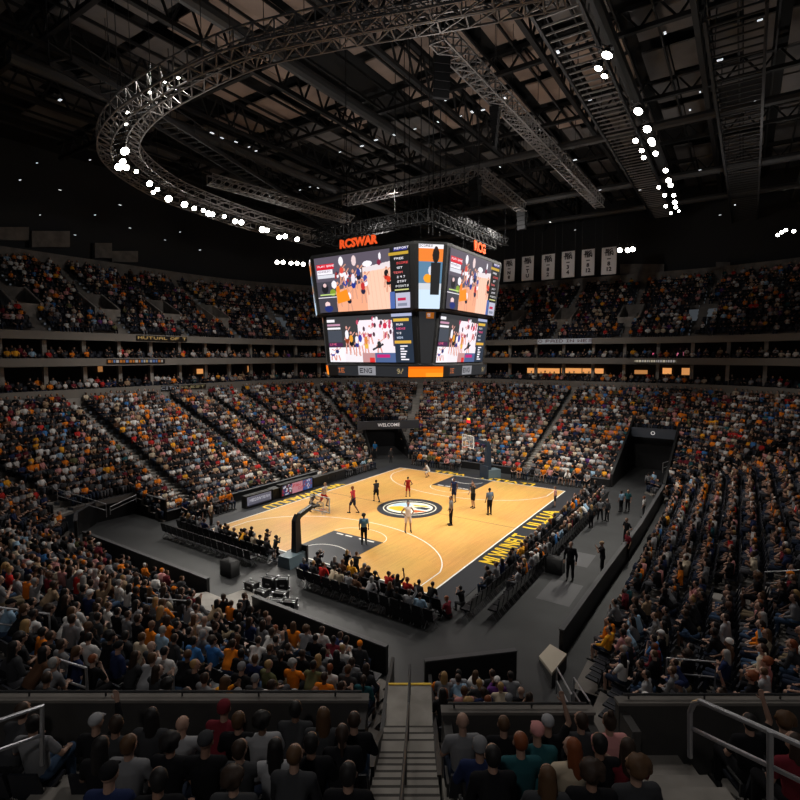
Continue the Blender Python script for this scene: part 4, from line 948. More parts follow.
bench(1.5, 10.4, 9.5, 10.4, -B, .95, 'far left sideline row', 0, WF); bench(13.3, 8, 13.3, 2.6, -A, .95, 'far baseline left row', 0, WF); bench(13.3, -2.6, 13.3, -9.5, -A, .95, 'far baseline right row', 0, WF)
# stacked loose kit behind the near hoop
M_case = mat('road_case', (.02,.02,.022), .7)
for k, (px, py, sx, sy, sz) in enumerate(((252,590,.6,.4,.35),(262,597,.55,.4,.3),(270,588,.6,.4,.5),(281,600,.6,.4,.35),(290,608,.55,.4,.3),(276,606,.6,.4,.25),(283,590,.5,.4,.55))):
    if not sx: continue
    p = at_z(px, py, 0); r = empty('equipment_case', p, YAW+.1*k, 'black equipment case, %s of those behind the near hoop' % ordn(k+1), 'case', 'equipment cases behind the near hoop')
    m = MB(); m.box((0,0,sz/2+.04),(sx,sy,sz)); m.obj('box', M_case, r); m = MB()
    for x in (-1,1):
        for y in (-1,1):
            for z in (.04, sz+.04): m.box((x*sx/2, y*sy/2, z),(.07,.07,.07))
    m.obj('corner_fitting', M_steel, r); m = MB(); m.box((0,0,sz+.05),(sx*.9,.02,.02)); m.box((0,-sy/2-.01,sz*.55),(.2,.02,.06)); m.obj('latch', M_steel, r)
def draped_table(px, py, sx, sy, lab, rz=YAW):
    p = at_z(px, py, 0); r = empty('draped_table', p, rz, lab, 'table'); m = MB(); m.box((0,0,.74),(sx,sy,.03)); m.obj('tabletop', M_black, r)
    m = MB(); n = 40; 
    pts = []
    for i in range(n):
        t = i/n*4; s = int(t); f = t-s; c = [(-1,-1),(1,-1),(1,1),(-1,1),(-1,-1)]; x = (c[s][0]+(c[s+1][0]-c[s][0])*f)*sx/2; y = (c[s][1]+(c[s+1][1]-c[s][1])*f)*sy/2; pts.append((x, y))
    vs = [(x*1.01, y*1.01, .76) for x, y in pts]+[(x*(1.05+.03*(i%2)), y*(1.05+.03*(i%2)), .02) for i, (x, y) in enumerate(pts)]
    m.add(vs, [(i, (i+1)%n, n+(i+1)%n, n+i)[::-1] for i in range(n)]+[tuple(range(n))]); m.obj('drape', M_black, r, True)
draped_table(230, 575, .8, .55, 'black draped table at the gap between the baseline benches')
draped_table(555, 572, .8, .6, 'black draped table behind the sideline benches, beside the suited person')
draped_table(408, 618, 1.8, .6, 'black draped media table at the right end of the baseline rows')
# ------------------------------------------------------------------ screens round the floor
M_scr = mat('screen_glow', emit='attr', strength=1.15, rough=.3); M_scr_d = mat('screen_glow_dim', emit='attr', strength=.55, rough=.3)
def led_board(px0, px1, v, z1, paint, label):
    a = on_v(px0, 500, v); b = on_v(px1, 500, v); a.z = b.z = 0; t = (b-a).normalized(); c = (a+b)/2; L = (b-a).length
    r = empty('sideline_board', c, 0, label, 'advertising board', 'lit boards along the left sideline'); n = -B
    m = MB(); m.hexa([x-c for x in (a, b, b+B*.5, a+B*.5)], [x-c+Vector((0,0,z1+.08)) for x in (a, b, b+B*.5, a+B*.5)]); m.obj('cabinet', M_black, r)
    e = n*.02; q = [a-c+t*.1+e+Vector((0,0,z1)), b-c-t*.1+e+Vector((0,0,z1)), b-c-t*.1+e+Vector((0,0,.12)), a-c+t*.1+e+Vector((0,0,.12))]
    paint.grid(q, 'display', M_scr_d, r)
p = Paint(60, 16, (.55,.55,.62)); p.rect(.05,.1,.95,.9,(.45,.45,.52)); p.text('MEDIA', .1, .25, (.9,.9,.95)); p.text('TEAM', .58, .25, (.85,.85,.9)); p.rect(0,.9,1,1,(.2,.2,.25))
led_board(246, 272, 9.75, .82, p, 'pale grey lit board at the near end of the left sideline')
p = Paint(70, 18, (.2,.22,.3)); rl = random.Random(9)
for k in range(46): x = rl.random()*.33; y = rl.random()*.9; p.rect(x, y, x+.05, y+.14, rl.choice([(.9,.9,.95),(.7,.15,.2),(.15,.25,.55),(.5,.1,.2)]))
p.rect(.34,0,.68,1,(.9,.6,.65)); p.text('FAN', .37, .2, (.85,.1,.2)); p.text('DAY', .54, .5, (.8,.2,.3)); p.rect(.69,0,1,1,(.3,.4,.65))
for k in range(26): x = .7+rl.random()*.26; y = rl.random()*.85; p.rect(x, y, x+.04, y+.16, rl.choice([(.85,.85,.95),(.2,.3,.6),(.6,.2,.3)]))
led_board(281, 313, 9.75, .95, p, 'colourful red and blue lit board in the middle of the left sideline')
for k, (px0, px1) in enumerate(((273, 280), (314, 345))):
    a = on_v(px0, 500, 9.9); b = on_v(px1, 480, 9.9); a.z = b.z = 0; c = (a+b)/2
    r = empty('sideline_table', c, 0, ('short' if k == 0 else 'long')+' black skirted table at the left sideline beside the red and blue board', 'table')
    m = MB(); m.hexa([x-c for x in (a, b, b+B*.6, a+B*.6)], [x-c+Vector((0,0,.8)) for x in (a, b, b+B*.6, a+B*.6)]); m.obj('skirt', M_black, r)
    m = MB(); m.hexa([x-c+Vector((0,0,.8)) for x in (a-B*.05, b-B*.05, b+B*.65, a+B*.65)], [x-c+Vector((0,0,.84)) for x in (a-B*.05, b-B*.05, b+B*.65, a+B*.65)]); m.obj('tabletop', M_dsteel, r)
# entry lintels with signs
def lintel(uv0, uv1, z0, z1, label, txt, t=.3, stand_out=.14):
    a, b = W(*uv0), W(*uv1); d = (b-a).normalized(); n = Vector((-d.y, d.x, 0)); c = (a+b)/2
    if (EYE-c).dot(n) < 0: n = -n
    r = empty('entry_lintel', c+Vector((0,0,z0)), 0, label, 'entry sign beam'); m = MB(); a = a-c; b = b-c
    m.hexa([a-n*t, b-n*t, b, a], [x+Vector((0,0,z1-z0)) for x in (a-n*t, b-n*t, b, a)]); m.obj('beam', mat('lintel_grey', (.07,.08,.10), .5), r)
    me = text_mesh(txt, .5, .01, .01); me.materials.append(mat('sign_white', (.8,.8,.8), .5, emit=(.9,.85,.85), strength=.35)); o = part('lettering', me, r)
    o.location = n*.03+Vector((0,0,(z1-z0)/2)); o.rotation_euler = (PI/2, 0, math.atan2(n.x, -n.y))
lintel((12.2,14.4), (17.0,9.6), 3.15, 4.05, 'dark grey beam with white lettering over the far corner entry', 'WELCOME')
lintel((22.6,-10.9), (22.6,-14.9), 3.3, 4.2, 'dark grey beam with pink emblem over the far right entry', 'O')
# fascia ribbons and lit suites
def strip(px0, px1, py, u_or_v, off, z, h, cols, label, txt=None, bg=(.1,.08,.06)):
    f = (lambda x: on_v(x, py, V1+off)) if u_or_v == 'v' else (lambda x: on_u(x, py, U1+off))
    a, b = f(px0), f(px1); a.z = b.z = z; n = -(B if u_or_v == 'v' else A)*.2
    r = empty('fascia_ribbon', (a+b)/2, 0, label, 'display strip'); c = (a+b)/2; p = Paint(max(24, int((px1-px0)*1.2)), 8, bg); rg = random.Random(int(px0))
    if txt: p.text(txt, .02, .2, cols[0])
    else:
        x = .02
        while x < .97: wd = rg.uniform(.02,.05); p.rect(x, .2, x+wd, .85, rg.choice(cols)); x += wd+.015
    up = Vector((0,0,h)); back = -n.normalized()*.1
    m = MB(); m.hexa([a-c+n*.5, b-c+n*.5, b-c+back, a-c+back], [x+up for x in (a-c+n*.5, b-c+n*.5, b-c+back, a-c+back)]); m.obj('housing', M_black, r)
    p.grid([a-c+n+up*.95, b-c+n+up*.95, b-c+n+up*.05, a-c+n+up*.05], 'display', M_scr_d, r)
Y_, W_, O_ = (.8,.65,.4), (.75,.72,.7), (.75,.45,.2)
strip(136, 186, 341, 'v', 17.5, 12.55, .5, [Y_], 'beige lettered strip on the upper left balcony front', 'MUTUAL OF THE ARENA')
strip(106, 164, 362, 'v', 17.15, 10.3, .45, [Y_, W_, (.4,.5,.7), O_], 'multicoloured lettered strip on the lower left balcony front')
strip(180, 205, 384, 'v', 17.15, 7.55, .45, [(.6,.55,.4)], 'small lettered strip under the lower left suites', 'NLEST')
strip(160, 178, 384, 'v', 17.15, 7.5, .55, [(.6,.6,.62)], 'dark strip with pale lettering left of the small lettered strip', 'CITY', (.02,.02,.02))
strip(538, 592, 343, 'u', 17.5, 12.5, .65, [(.25,.05,.08)], 'white strip with dark lettering on the upper far balcony front', 'O PAID IN WEST', (.62,.62,.63))
strip(634, 686, 366, 'u', 17.15, 10.25, .45, [(.85,.8,.7), W_], 'white lettered strip on the lower far balcony front')
def lit_suite(px0, px1, py0, py1, u_or_v, col, strength, label):
    f = (lambda x, y: on_v(x, y, V1+21.3)) if u_or_v == 'v' else (lambda x, y: on_u(x, y, U1+21.3))
    a, b = f(px0, py1), f(px1, py1); c = (a+b)/2; h = f(px0, py0).z-a.z; b.z = a.z
    r = empty('suite_window', c, 0, label, 'lit suite window', 'lit windows of the suites'); nm = 'suite_light_%d' % int(strength*100+col[2]*10)
    n = -(B if u_or_v == 'v' else A)*.06; up = Vector((0,0,h)); a = a-c; b = b-c
    m = MB(); m.hexa([a+n, b+n, b, a], [x+up for x in (a+n, b+n, b, a)]); m.obj('pane', mat(nm, (.1,.06,.03), emit=col, strength=strength), r)
    m = MB(); m.hexa([a+n*1.6-Vector((0,0,.06)), b+n*1.6-Vector((0,0,.06)), b, a], [x+Vector((0,0,.02)) for x in (a+n*1.6-Vector((0,0,.02)), b+n*1.6, b, a)])
    k = max(1, int((b-a).length/2.4))
    for i in range(k+1): q = a.lerp(b, i/k)+n; m.bar(q, q+up, .08)
    m.obj('frame', M_dark, r)
OR = (1, .42, .13)
for args in ((527,560,368,373,'u',OR,.8,'long orange lit suite window, first beyond the hanging scoreboard'),(561,604,368,373,'u',OR,.8,'long orange lit suite window, second beyond the hanging scoreboard'),
    (634,648,370,374,'u',OR,.45,'dim orange lit suite window under the white lettered strip'),(662,672,368,374,'u',OR,.8,'small bright orange lit suite window under the white lettered strip'),(681,690,368,375,'u',OR,.6,'small orange lit suite window at the end of the white strip'),
    (761,784,346,356,'u',(1,.62,.33),.55,'beige lit upper suite window near the far right end'),(741,757,370,378,'u',(.8,.6,.4),.35,'dim beige lit suite window below the upper beige one'),(758,770,369,378,'u',(1,.95,.85),1.0,'bright white lit suite doorway among the beige windows'),(771,777,370,378,'u',OR,.35,'narrow beige suite window right of the white doorway'),(783,799,370,378,'u',(.8,.6,.4),.35,'dim beige lit suite window at the far right edge'),
    (196,206,369,374,'v',OR,.7,'small orange lit suite window, first on the left side'),(247,252,366,372,'v',OR,.6,'tiny orange lit suite window, second on the left side'),(97,103,366,372,'v',OR,.3,'dim orange suite window below the multicoloured strip'),(270,286,351,354,'v',(.7,.75,.8),.5,'pale lit bar sign in the upper left suites'),
    (652,658,353,355,'u',(1,.15,.3),.7,'tiny pink screen in the upper far suites'),(672,684,352,356,'u',(1,.25,.4),.6,'pink lit screen in the upper far suites')):
    lit_suite(*args)
# small vomitory boxes of the upper ring
vo = 0
for reg, n_ in (('left',B),('far',A)):
    for a_ in UP_AISLES[reg]:
        off = UOFF+4*TD; zz = UZ0+UR*3
        c = W(a_, V1+off+1.0, zz) if reg == 'left' else W(U1+off+1.0, a_, zz); px = pix(c)[0]
        if px < -20 or px > 820 or 300 < px < 500: continue
        vo += 1; R = Matrix.Rotation(YAW if reg == 'far' else YAW+PI/2, 3, 'Z')
        r = empty('entry_box', c, YAW if reg == 'far' else YAW+PI/2, 'grey concrete entry box in the upper tier, %s from the left end' % ordn(vo), 'stair entry', 'upper tier entry boxes')
        m = MB(); 
        for s in (-1.15, 1.15): m.hexa([(s-.1,-1.2,0),(s+.1,-1.2,0),(s+.1,2.2,0),(s-.1,2.2,0)], [(s-.1,-1.2,1.3),(s+.1,-1.2,1.3),(s+.1,2.2,3.0),(s-.1,2.2,3.0)])
        m.obj('side_wall', M_conc, r); m = MB(); m.box((0,2.15,1.5),(2.3,.12,2.9)); m.obj('back_wall', M_conc_d, r); m = MB(); m.box((0,-1.2,.6),(2.3,.1,1.2)); m.obj('front_panel', M_conc, r)
# ------------------------------------------------------------------ ceiling: deck, panels, girders
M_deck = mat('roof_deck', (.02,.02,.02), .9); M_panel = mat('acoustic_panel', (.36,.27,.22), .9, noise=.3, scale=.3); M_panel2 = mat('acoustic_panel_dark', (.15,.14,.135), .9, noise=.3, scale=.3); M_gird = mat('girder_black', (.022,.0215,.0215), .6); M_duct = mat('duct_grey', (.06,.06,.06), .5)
RZ = 34.0
m = MB(); c4 = [W(-45,-50,RZ), W(52,-50,RZ), W(52,48,RZ), W(-45,48,RZ)]; m.hexa(c4, [p+Vector((0,0,.4)) for p in c4]); struct('ceiling', m, M_deck)
rc = random.Random(21); pa, pb = MB(), MB()
RA = Matrix.Rotation(YAW, 3, 'Z')
for i, u in enumerate(np.arange(-20, 50, 5.2)):
    for j, v in enumerate(np.arange(-34, 36, 4.4)):
        c = W(u+2.6, v+2.2, RZ-.8); px, py, pz = pix(c)
        if pz < 5 or px < -80 or px > 880 or py < -60: continue
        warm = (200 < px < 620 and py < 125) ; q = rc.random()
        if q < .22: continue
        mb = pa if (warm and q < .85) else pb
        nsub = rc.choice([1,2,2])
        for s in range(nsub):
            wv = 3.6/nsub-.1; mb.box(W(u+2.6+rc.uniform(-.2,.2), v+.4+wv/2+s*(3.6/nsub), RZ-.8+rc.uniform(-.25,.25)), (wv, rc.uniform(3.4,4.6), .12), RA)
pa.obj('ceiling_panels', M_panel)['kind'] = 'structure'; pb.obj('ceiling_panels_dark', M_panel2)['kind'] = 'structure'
g = MB()
def girder(mb, p, q, h=1.5, w_=.32, web=True, n=None):
    p = Vector(p); q = Vector(q); up = Vector((0,0,1)); mb.bar(p, q, w_, .28); mb.bar(p+up*h, q+up*h, w_, .28)
    L = (q-p).length; n = n or int(L/2.2); 
    for i in range(n): a = p.lerp(q, i/n); b = p.lerp(q, (i+1)/n); mid = (a+b)/2+up*h; mb.bar(a, mid, .13); mb.bar(mid, b, .13)
for v in np.arange(-34, 36, 8.8): girder(g, W(-18, v, RZ-3.0), W(50, v, RZ-3.0), 2.4)
for u in np.arange(-14, 50, 10.4): girder(g, W(u, -44, RZ-2.0), W(u, 42, RZ-2.0), 1.4)
for v in np.arange(-36, 40, 2.2): g.bar(W(-18, v, RZ-1.2), W(50, v, RZ-1.2), .12, .2)
struct('ceiling_girders', g, M_gird)
d_ = MB()
for v, z in ((-12, 30.3), (6.5, 30.5), (20, 30), (-24, 29.5)):
    d_.tube([W(-16, v, z), W(48, v, z)], .45, 10)
for u in (16, 30, 40): d_.tube([W(u, -34, 29.3), W(u, 30, 29.3)], .35, 8)
struct('ceiling_ducts', d_, M_duct)
# catwalks: ladder-like walkways under the roof
def catwalk(p, q, w_, label, rungs=.9, m_=None):
    p = Vector(p); q = Vector(q); c = (p+q)/2; r = empty('catwalk', c, 0, label, 'catwalk', 'roof catwalks'); d = (q-p).normalized(); s = d.cross(Vector((0,0,1))).normalized()*w_/2; p = p-c; q = q-c
    m = MB()
    for k in (-1, 1): m.bar(p+s*k, q+s*k, .16, .3); m.bar(p+s*k+Vector((0,0,1.1)), q+s*k+Vector((0,0,1.1)), .06)
    m.obj('side_rail', M_dsteel, r); m = MB(); n = int((q-p).length/rungs)
    for i in range(n): a = p.lerp(q, i/n); m.bar(a-s, a+s, .09)
    m.obj('cross_bar', m_ or M_duct, r); m = MB()
    for i in range(0, n, 4):
        for k in (-1, 1): a = p.lerp(q, i/n)+s*k; m.bar(a, a+Vector((0,0,1.1)), .06)
    m.obj('rail_post', M_dsteel, r); m = MB()
    for i in range(0, n, 9):
        for k in (-1, 1): a = p.lerp(q, i/n)+s*k; m.bar(a, a+Vector((0,0,RZ-(c.z)-.5)), .05)
    m.obj('hanger', M_dsteel, r)
catwalk(at_z(520, -60, 29), at_z(664, 218, 29), 2.4, 'wide catwalk with close cross bars running past the long bright lamp row', .8, M_truss)
catwalk(at_z(735, 10, 28), at_z(745, 225, 28), 2.6, 'catwalk right of the lamp row running straight away from us', .8)
catwalk(at_z(60, 60, 28), at_z(330, 226, 28), 1.6, 'narrow dark catwalk above the curved truss on the left')
# lattice trusses
def lattice(mb, p, q, w_, h, t=.055, step=None, up=Vector((0,0,1))):
    p = Vector(p); q = Vector(q); d = (q-p).normalized(); s = d.cross(up).normalized()*w_/2; u = up*h; L = (q-p).length; n = max(1, int(L/(step or h)))
    for k in (-1, 1):
        for z in (0, 1): mb.bar(p+s*k+u*z, q+s*k+u*z, t*1.3)
    for i in range(n):
        a, b = p.lerp(q, i/n), p.lerp(q, (i+1)/n)
        for k in (-1, 1): mb.bar(a+s*k, b+s*k+u, t); mb.bar(a+s*k, a+s*k+u, t)
        mb.bar(a-s, b+s, t); mb.bar(a-s+u, b+s+u, t); mb.bar(a-s, a+s, t)
def truss(p, q, label, w_=.8, h=.8, mt=M_truss, t=.06):
    p = Vector(p); q = Vector(q); c = (p+q)/2; r = empty('lighting_truss', c, 0, label, 'lighting truss', 'straight trusses under the roof'); m = MB(); lattice(m, p-c, q-c, w_, h, t); m.obj('lattice', mt, r)
    n = max(2, int((q-p).length/5))
    for i in range(n+1): m = MB(); a = p.lerp(q, i/n)-c; m.bar(a+Vector((0,0,h)), a+Vector((0,0,RZ-c.z-.4)), .03); m.obj('hanging_cable', M_black, r)
    return r
truss(at_z(437, 42, 27), at_z(600, 208, 27), 'pale lattice truss running from near the curved truss towards the far lamps', .9, .9)
truss(at_z(345, 205, 25), at_z(476, 178, 25), 'lattice truss across the view above the hanging scoreboard', .8, .8)
truss(at_z(479, 179, 25), at_z(522, 212, 25), 'short lattice truss running away above the hanging scoreboard', .8, .8)
truss(at_z(210, 184, 26), at_z(352, 224, 26), 'lattice truss on the left running towards the scoreboard', .9, .8)
truss(at_z(352, 238, 22), at_z(445, 218, 22), 'low dark lattice truss just above the scoreboard front', .7, .7, M_dsteel)
truss(at_z(446, 218, 22), at_z(505, 246, 22), 'low lattice truss above the right face of the scoreboard', .7, .7, M_duct)
# curved truss
RINGZ = 24.6
ring_px = [(560,-14),(520,-4),(430,14),(360,26),(300,38),(240,52),(195,70),(155,92),(125,112),(108,132),(104,150),(112,166),(135,184),(165,200),(200,213),(240,226),(280,237),(318,247)]
rp = [at_z(x, y, RINGZ) for x, y in ring_px]
def catmull(P, n=4):
    out = []
    for i in range(len(P)-1):
        a, b, c, d = P[max(i-1,0)], P[i], P[i+1], P[min(i+2, len(P)-1)]
        for k in range(n): t = k/n; out.append(.5*((2*b)+(-a+c)*t+(2*a-5*b+4*c-d)*t*t+(-a+3*b-3*c+d)*t**3))
    return out+[P[-1]]
rs = catmull(rp, 3); cc = Vector((2, 38, RINGZ)); r = empty('curved_truss', cc, 0, 'great curved double lattice truss sweeping round the upper left of the roof', 'lighting truss')
def offset_path(P, o):
    out = []
    for i, p in enumerate(P): t = (P[min(i+1, len(P)-1)]-P[max(i-1,0)]); t.z = 0; t.normalize(); out.append(p+Vector((-t.y, t.x, 0))*o)
    return out
for nm, o1, zo, mt in (('inner_lattice', 0, 0, M_truss), ('outer_lattice', -1.7, .5, M_truss)):
    q = offset_path(rs, o1); m = MB()
    for a, b in zip(q[:-1], q[1:]): lattice(m, a-cc+Vector((0,0,zo)), b-cc+Vector((0,0,zo)), .8, .8, .055, 1.1)
    m.obj(nm, mt, r)
q0, q1 = offset_path(rs, -.4), offset_path(rs, -1.3); m = MB()
for i in range(len(q0)):
    m.bar(q0[i]-cc, q1[i]-cc+Vector((0,0,.5)), .07)
    if i % 2 == 0: m.bar(q0[i]-cc+Vector((0,0,.8)), q0[i]-cc+Vector((0,0,RZ-RINGZ-.4)), .03)
m.obj('walkway_bar', M_dsteel, r)
# ------------------------------------------------------------------ floodlights
M_lens = mat('flood_lens', (1,1,1), emit=(1,.97,.88), strength=26); M_lens2 = mat('flood_lens_dim', (1,1,1), emit=(.9,.95,1), strength=4)
AIM = W(0,0,0)
def make_flood():
    r = empty('floodlight'); m = MB(); m.tube([(0,.34,0),(0,.30,0),(0,0,0),(0,-.1,0)], [.03,.16,.27,.28], 14); m.obj('housing', M_black, r)
    m = MB(); m.tube([(0,-.105,0),(0,-.125,0)], [.25,.24], 14); m.obj('lens', M_lens, r)
    m = MB(); m.bar((-.31,.05,0),(-.31,.05,.42),.04); m.bar((.31,.05,0),(.31,.05,.42),.04); m.bar((-.31,.05,.42),(.31,.05,.42),.04); m.bar((0,.05,.42),(0,.05,.75),.05); m.obj('yoke', M_dsteel, r)
    return r
fl0 = make_flood(); fl_used = False; FN = 0
def flood(px, py, z, big=1.0, what='', i=0, aim=None):
    global fl_used
    p = at_z(px, py, z); r = fl0 if not fl_used else copy_tree(fl0); fl_used = True
    r.location = p; t = (aim or AIM)-p; tt = t.lerp((EYE-p), .25) if t.dot(EYE-p) > 0 else t
    d = tt.normalized(); r.rotation_euler = (math.asin(-d.z)*1.0, 0, math.atan2(d.x, -d.y)); r.scale = (big,)*3
    # local -Y is the beam: yaw so that -Y faces d, then tilt down
    r.rotation_mode = 'QUATERNION'; r.rotation_quaternion = (-d).to_track_quat('Y', 'Z')
    tag(r, 'bright round floodlight, %s %s' % (ordn(i), what), 'floodlight', 'floodlights '+what.split(' ', 1)[1] if False else 'floodlights under the roof'); return p
left_l = [(124,150,1.1),(122,161,.9),(118,166,1.1),(126,167,.8),(136,171,.6),(149,183,.9),(153,192,.6),(157,189,.7),(168,198,1.15),(184,204,1.1),(194,208,.8),(203,210,.7),(208,213,1),(212,214,.9),(224,216,.7),(235,221,.9),(241,222,1),(262,229,1.2),(267,230,.9),(279,237,1),(285,236,1),(297,239,1)]
pl = [flood(x, y, RINGZ-.2, s, 'from the left along the curved truss', i+1) for i, (x, y, s) in enumerate(left_l)]
for i, (x, y) in enumerate(((277,262),(283,262),(291,263),(297,263),(303,264))): flood(x, y, 22.5, .95, 'of the far left cluster under the truss', i+1)
right_l = [(608,53,1.1),(599,67,.8),(605,75,.7),(639,110,1.1),(648,128,1.1),(636,140,.8),(652,140,1),(653,143,.8),(642,150,.7),(656,153,.8),(644,157,.7),(666,170,.8),(669,180,.9),(659,187,.6),(671,185,.8),(665,195,.7),(674,195,.7),(675,202,.9),(666,206,.7),(676,207,.7),(671,213,.6),(679,211,.5)]
prr = [flood(x, y, 26.0, s*.95, 'from the near end of the long lamp row', i+1) for i, (x, y, s) in enumerate(right_l)]
for i, (x, y) in enumerate(((620,250),(628,250),(633,249))): flood(x, y, 22.5, 1, 'of the far cluster beyond the banners', i+1)
for i, (x, y) in enumerate(((778,235),(782,232),(786,230),(794,231))): flood(x, y, 25, .7, 'of the small far right cluster', i+1)
for i, (x, y) in enumerate(((164,82),(178,77),(149,92),(148,103),(127,112),(126,124))): flood(x, y, RINGZ+.3, .35, 'of the small lamps on the near side of the curved truss', i+1)
# small dim work lamps in the roof
wl = MB(); M_work = mat('work_lamp', (1,1,1), emit=(.85,.92,1), strength=.75); wn = 0
wl0 = empty('work_lamp'); m = MB(); m.box((0,0,0),(.34,.16,.05)); m.obj('diffuser', M_work, wl0); m = MB(); m.box((0,0,.06),(.4,.2,.07)); m.obj('housing', M_black, wl0)
spots = [(212,133),(222,138),(236,142),(249,147),(256,151),(340,152),(362,146),(376,140),(394,135),(415,129),(438,122),(461,116),(472,112),(483,110),(37,163),(90,160),(300,190),(310,187),(318,188),(270,196),(445,100),(60,100),(558,52),(505,98),(500,167),(540,130),(575,160),(590,100),(720,60),(755,100),(760,20),(690,110),(700,170),(720,215),(550,222),(575,230),(735,205),(75,235),(130,228),(165,240),(200,250),(60,255),(90,250),(32,243),(180,232),(15,252),(665,33),(700,92),(640,190),(600,190),(120,205),(60,190),(40,215),(95,215),(20,180)]
for i, (x, y) in enumerate(spots):
    o = wl0 if i == 0 else copy_tree(wl0); o.location = at_z(x, y, 27.5+rc.uniform(-1.5,3)) if y < 200 else at_z(x, y, 25); o.rotation_euler = (0,0,YAW+rc.choice([0,PI/2]))
    s_ = rc.uniform(.5,.95); o.scale = (s_, s_, s_); tag(o, 'small dim white work lamp among the roof steelwork', 'lamp', 'small work lamps in the roof')
# real light: spots standing with the lamp groups
def spot(p, aim, watts, angle=70, blend=.6, col=(1,.95,.86), r=.35):
    d = bpy.data.lights.new('lamp_or_fill_spot', 'SPOT'); d.energy = watts; d.spot_size = math.radians(angle); d.spot_blend = blend; d.color = col; d.shadow_soft_size = r
    o = bpy.data.objects.new('lamp_or_fill_spot', d); C.objects.link(o); o.location = p; o.rotation_mode = 'QUATERNION'; o.rotation_quaternion = (Vector(aim)-Vector(p)).to_track_quat('-Z', 'Y'); return o
KL_ = 1.95
srcs = [at_z(124,156,24), at_z(168,204,24), at_z(208,219,24), at_z(262,234,24), at_z(295,243,24), at_z(608,58,25.5), at_z(640,118,25.5), at_z(652,145,25.5), at_z(670,185,25.5), at_z(672,205,25.5), at_z(300,45,24), at_z(430,20,24)]
for k, p in enumerate(srcs): 
    t = W(*[(-6,3),(6,-3),(-3,-4),(4,4),(-8,-2),(8,2),(0,0),(-5,4),(5,-4),(0,3),(6,5),(8,-4)][k], 0)
    spot(p, t, 5200*KL_ if k < 10 else 2600*KL_, 64, .55)
# added fill spots washing the stands, the foreground block and the upper tier
for p, aim, wt, an in ((W(0,0,25), W(26,2,3), 8000, 75), (W(0,0,25), W(2,24,3), 8000, 80), (W(0,0,25), W(22,20,3), 4500, 70), (W(0,2,25), W(14,-22,3), 5200, 75), (W(2,0,25), W(-8,22,4), 5200, 75), (W(-6,0,24), W(-24,4,2), 2600, 80), (W(-4,-4,24), W(-4,-22,2), 2600, 80), (W(-6,-4,24), W(-24,-14,3), 1500, 80),
    (Vector((-3,-5,20)), Vector((-1,8,4)), 1000, 90), (W(-14,-9,27), at_z(400,760,4), 1500, 100), (W(-12,8,27), W(-24,6,3), 1600, 100), (W(-2,-14,27), W(-6,-24,3), 1800, 100), (W(5,0,23), W(40,0,18), 2600, 100), (W(5,5,23), W(4,38,18), 2300, 100), (W(5,5,23), W(30,28,18), 1400, 100)):  # unseen house fill added behind the camera and above the near stands
    if abs(UV(p)[0]) < 6.5 and abs(UV(p)[1]) < 6 and p.y > 20: h = (aim-p); h.z = 0; p = p + h.normalized()*8.5; wt *= .82
    spot(p, aim, wt, an, .9, (1,.95,.9), .6)
for u, v, wt in ((-8,10,1100),(4,-8,1100),(8,8,1200),(22,-4,1000),(20,16,800),(24,-20,900),(-6,-6,1000)):  # unseen uplights added to brighten the roof from below
    spot(W(u, v, 21.5), W(u, v, 34), wt*.75, 150, .8, (1,.93,.88), .8)
# ------------------------------------------------------------------ hanging scoreboard
def cornered(h, c): return [(-h,-h+c),(-h,h-c),(-h+c,h),(h-c,h),(h,h-c),(h,-h+c),(h-c,-h),(-h+c,-h)]
JC = (.584, .667); jb = empty('hanging_scoreboard', W(*JC, 9.6), 0, 'big four-sided hanging video scoreboard above the centre of the court', 'scoreboard'); J0 = W(*JC, 9.6)
lev = [(17.72, 5.5, 1.42), (17.55, 5.52, 1.41), (13.86, 5.1, 1.2), (13.72, 4.72, 1.0), (10.57, 4.33, .62), (10.46, 4.35, .62)]
def jp(i, k): z, h, c = lev[i]; a = cornered(h, c)[k % 8]; return W(JC[0]+a[0], JC[1]+a[1], z)-J0
m = MB()
for i in range(5):
    for k in range(8): m.quad(jp(i+1,k), jp(i+1,k+1), jp(i,k+1), jp(i,k))
m.quad(*[jp(0,k) for k in range(8)]); m.quad(*[jp(5,k) for k in range(8)][::-1]); m.obj('cabinet', M_black, jb)
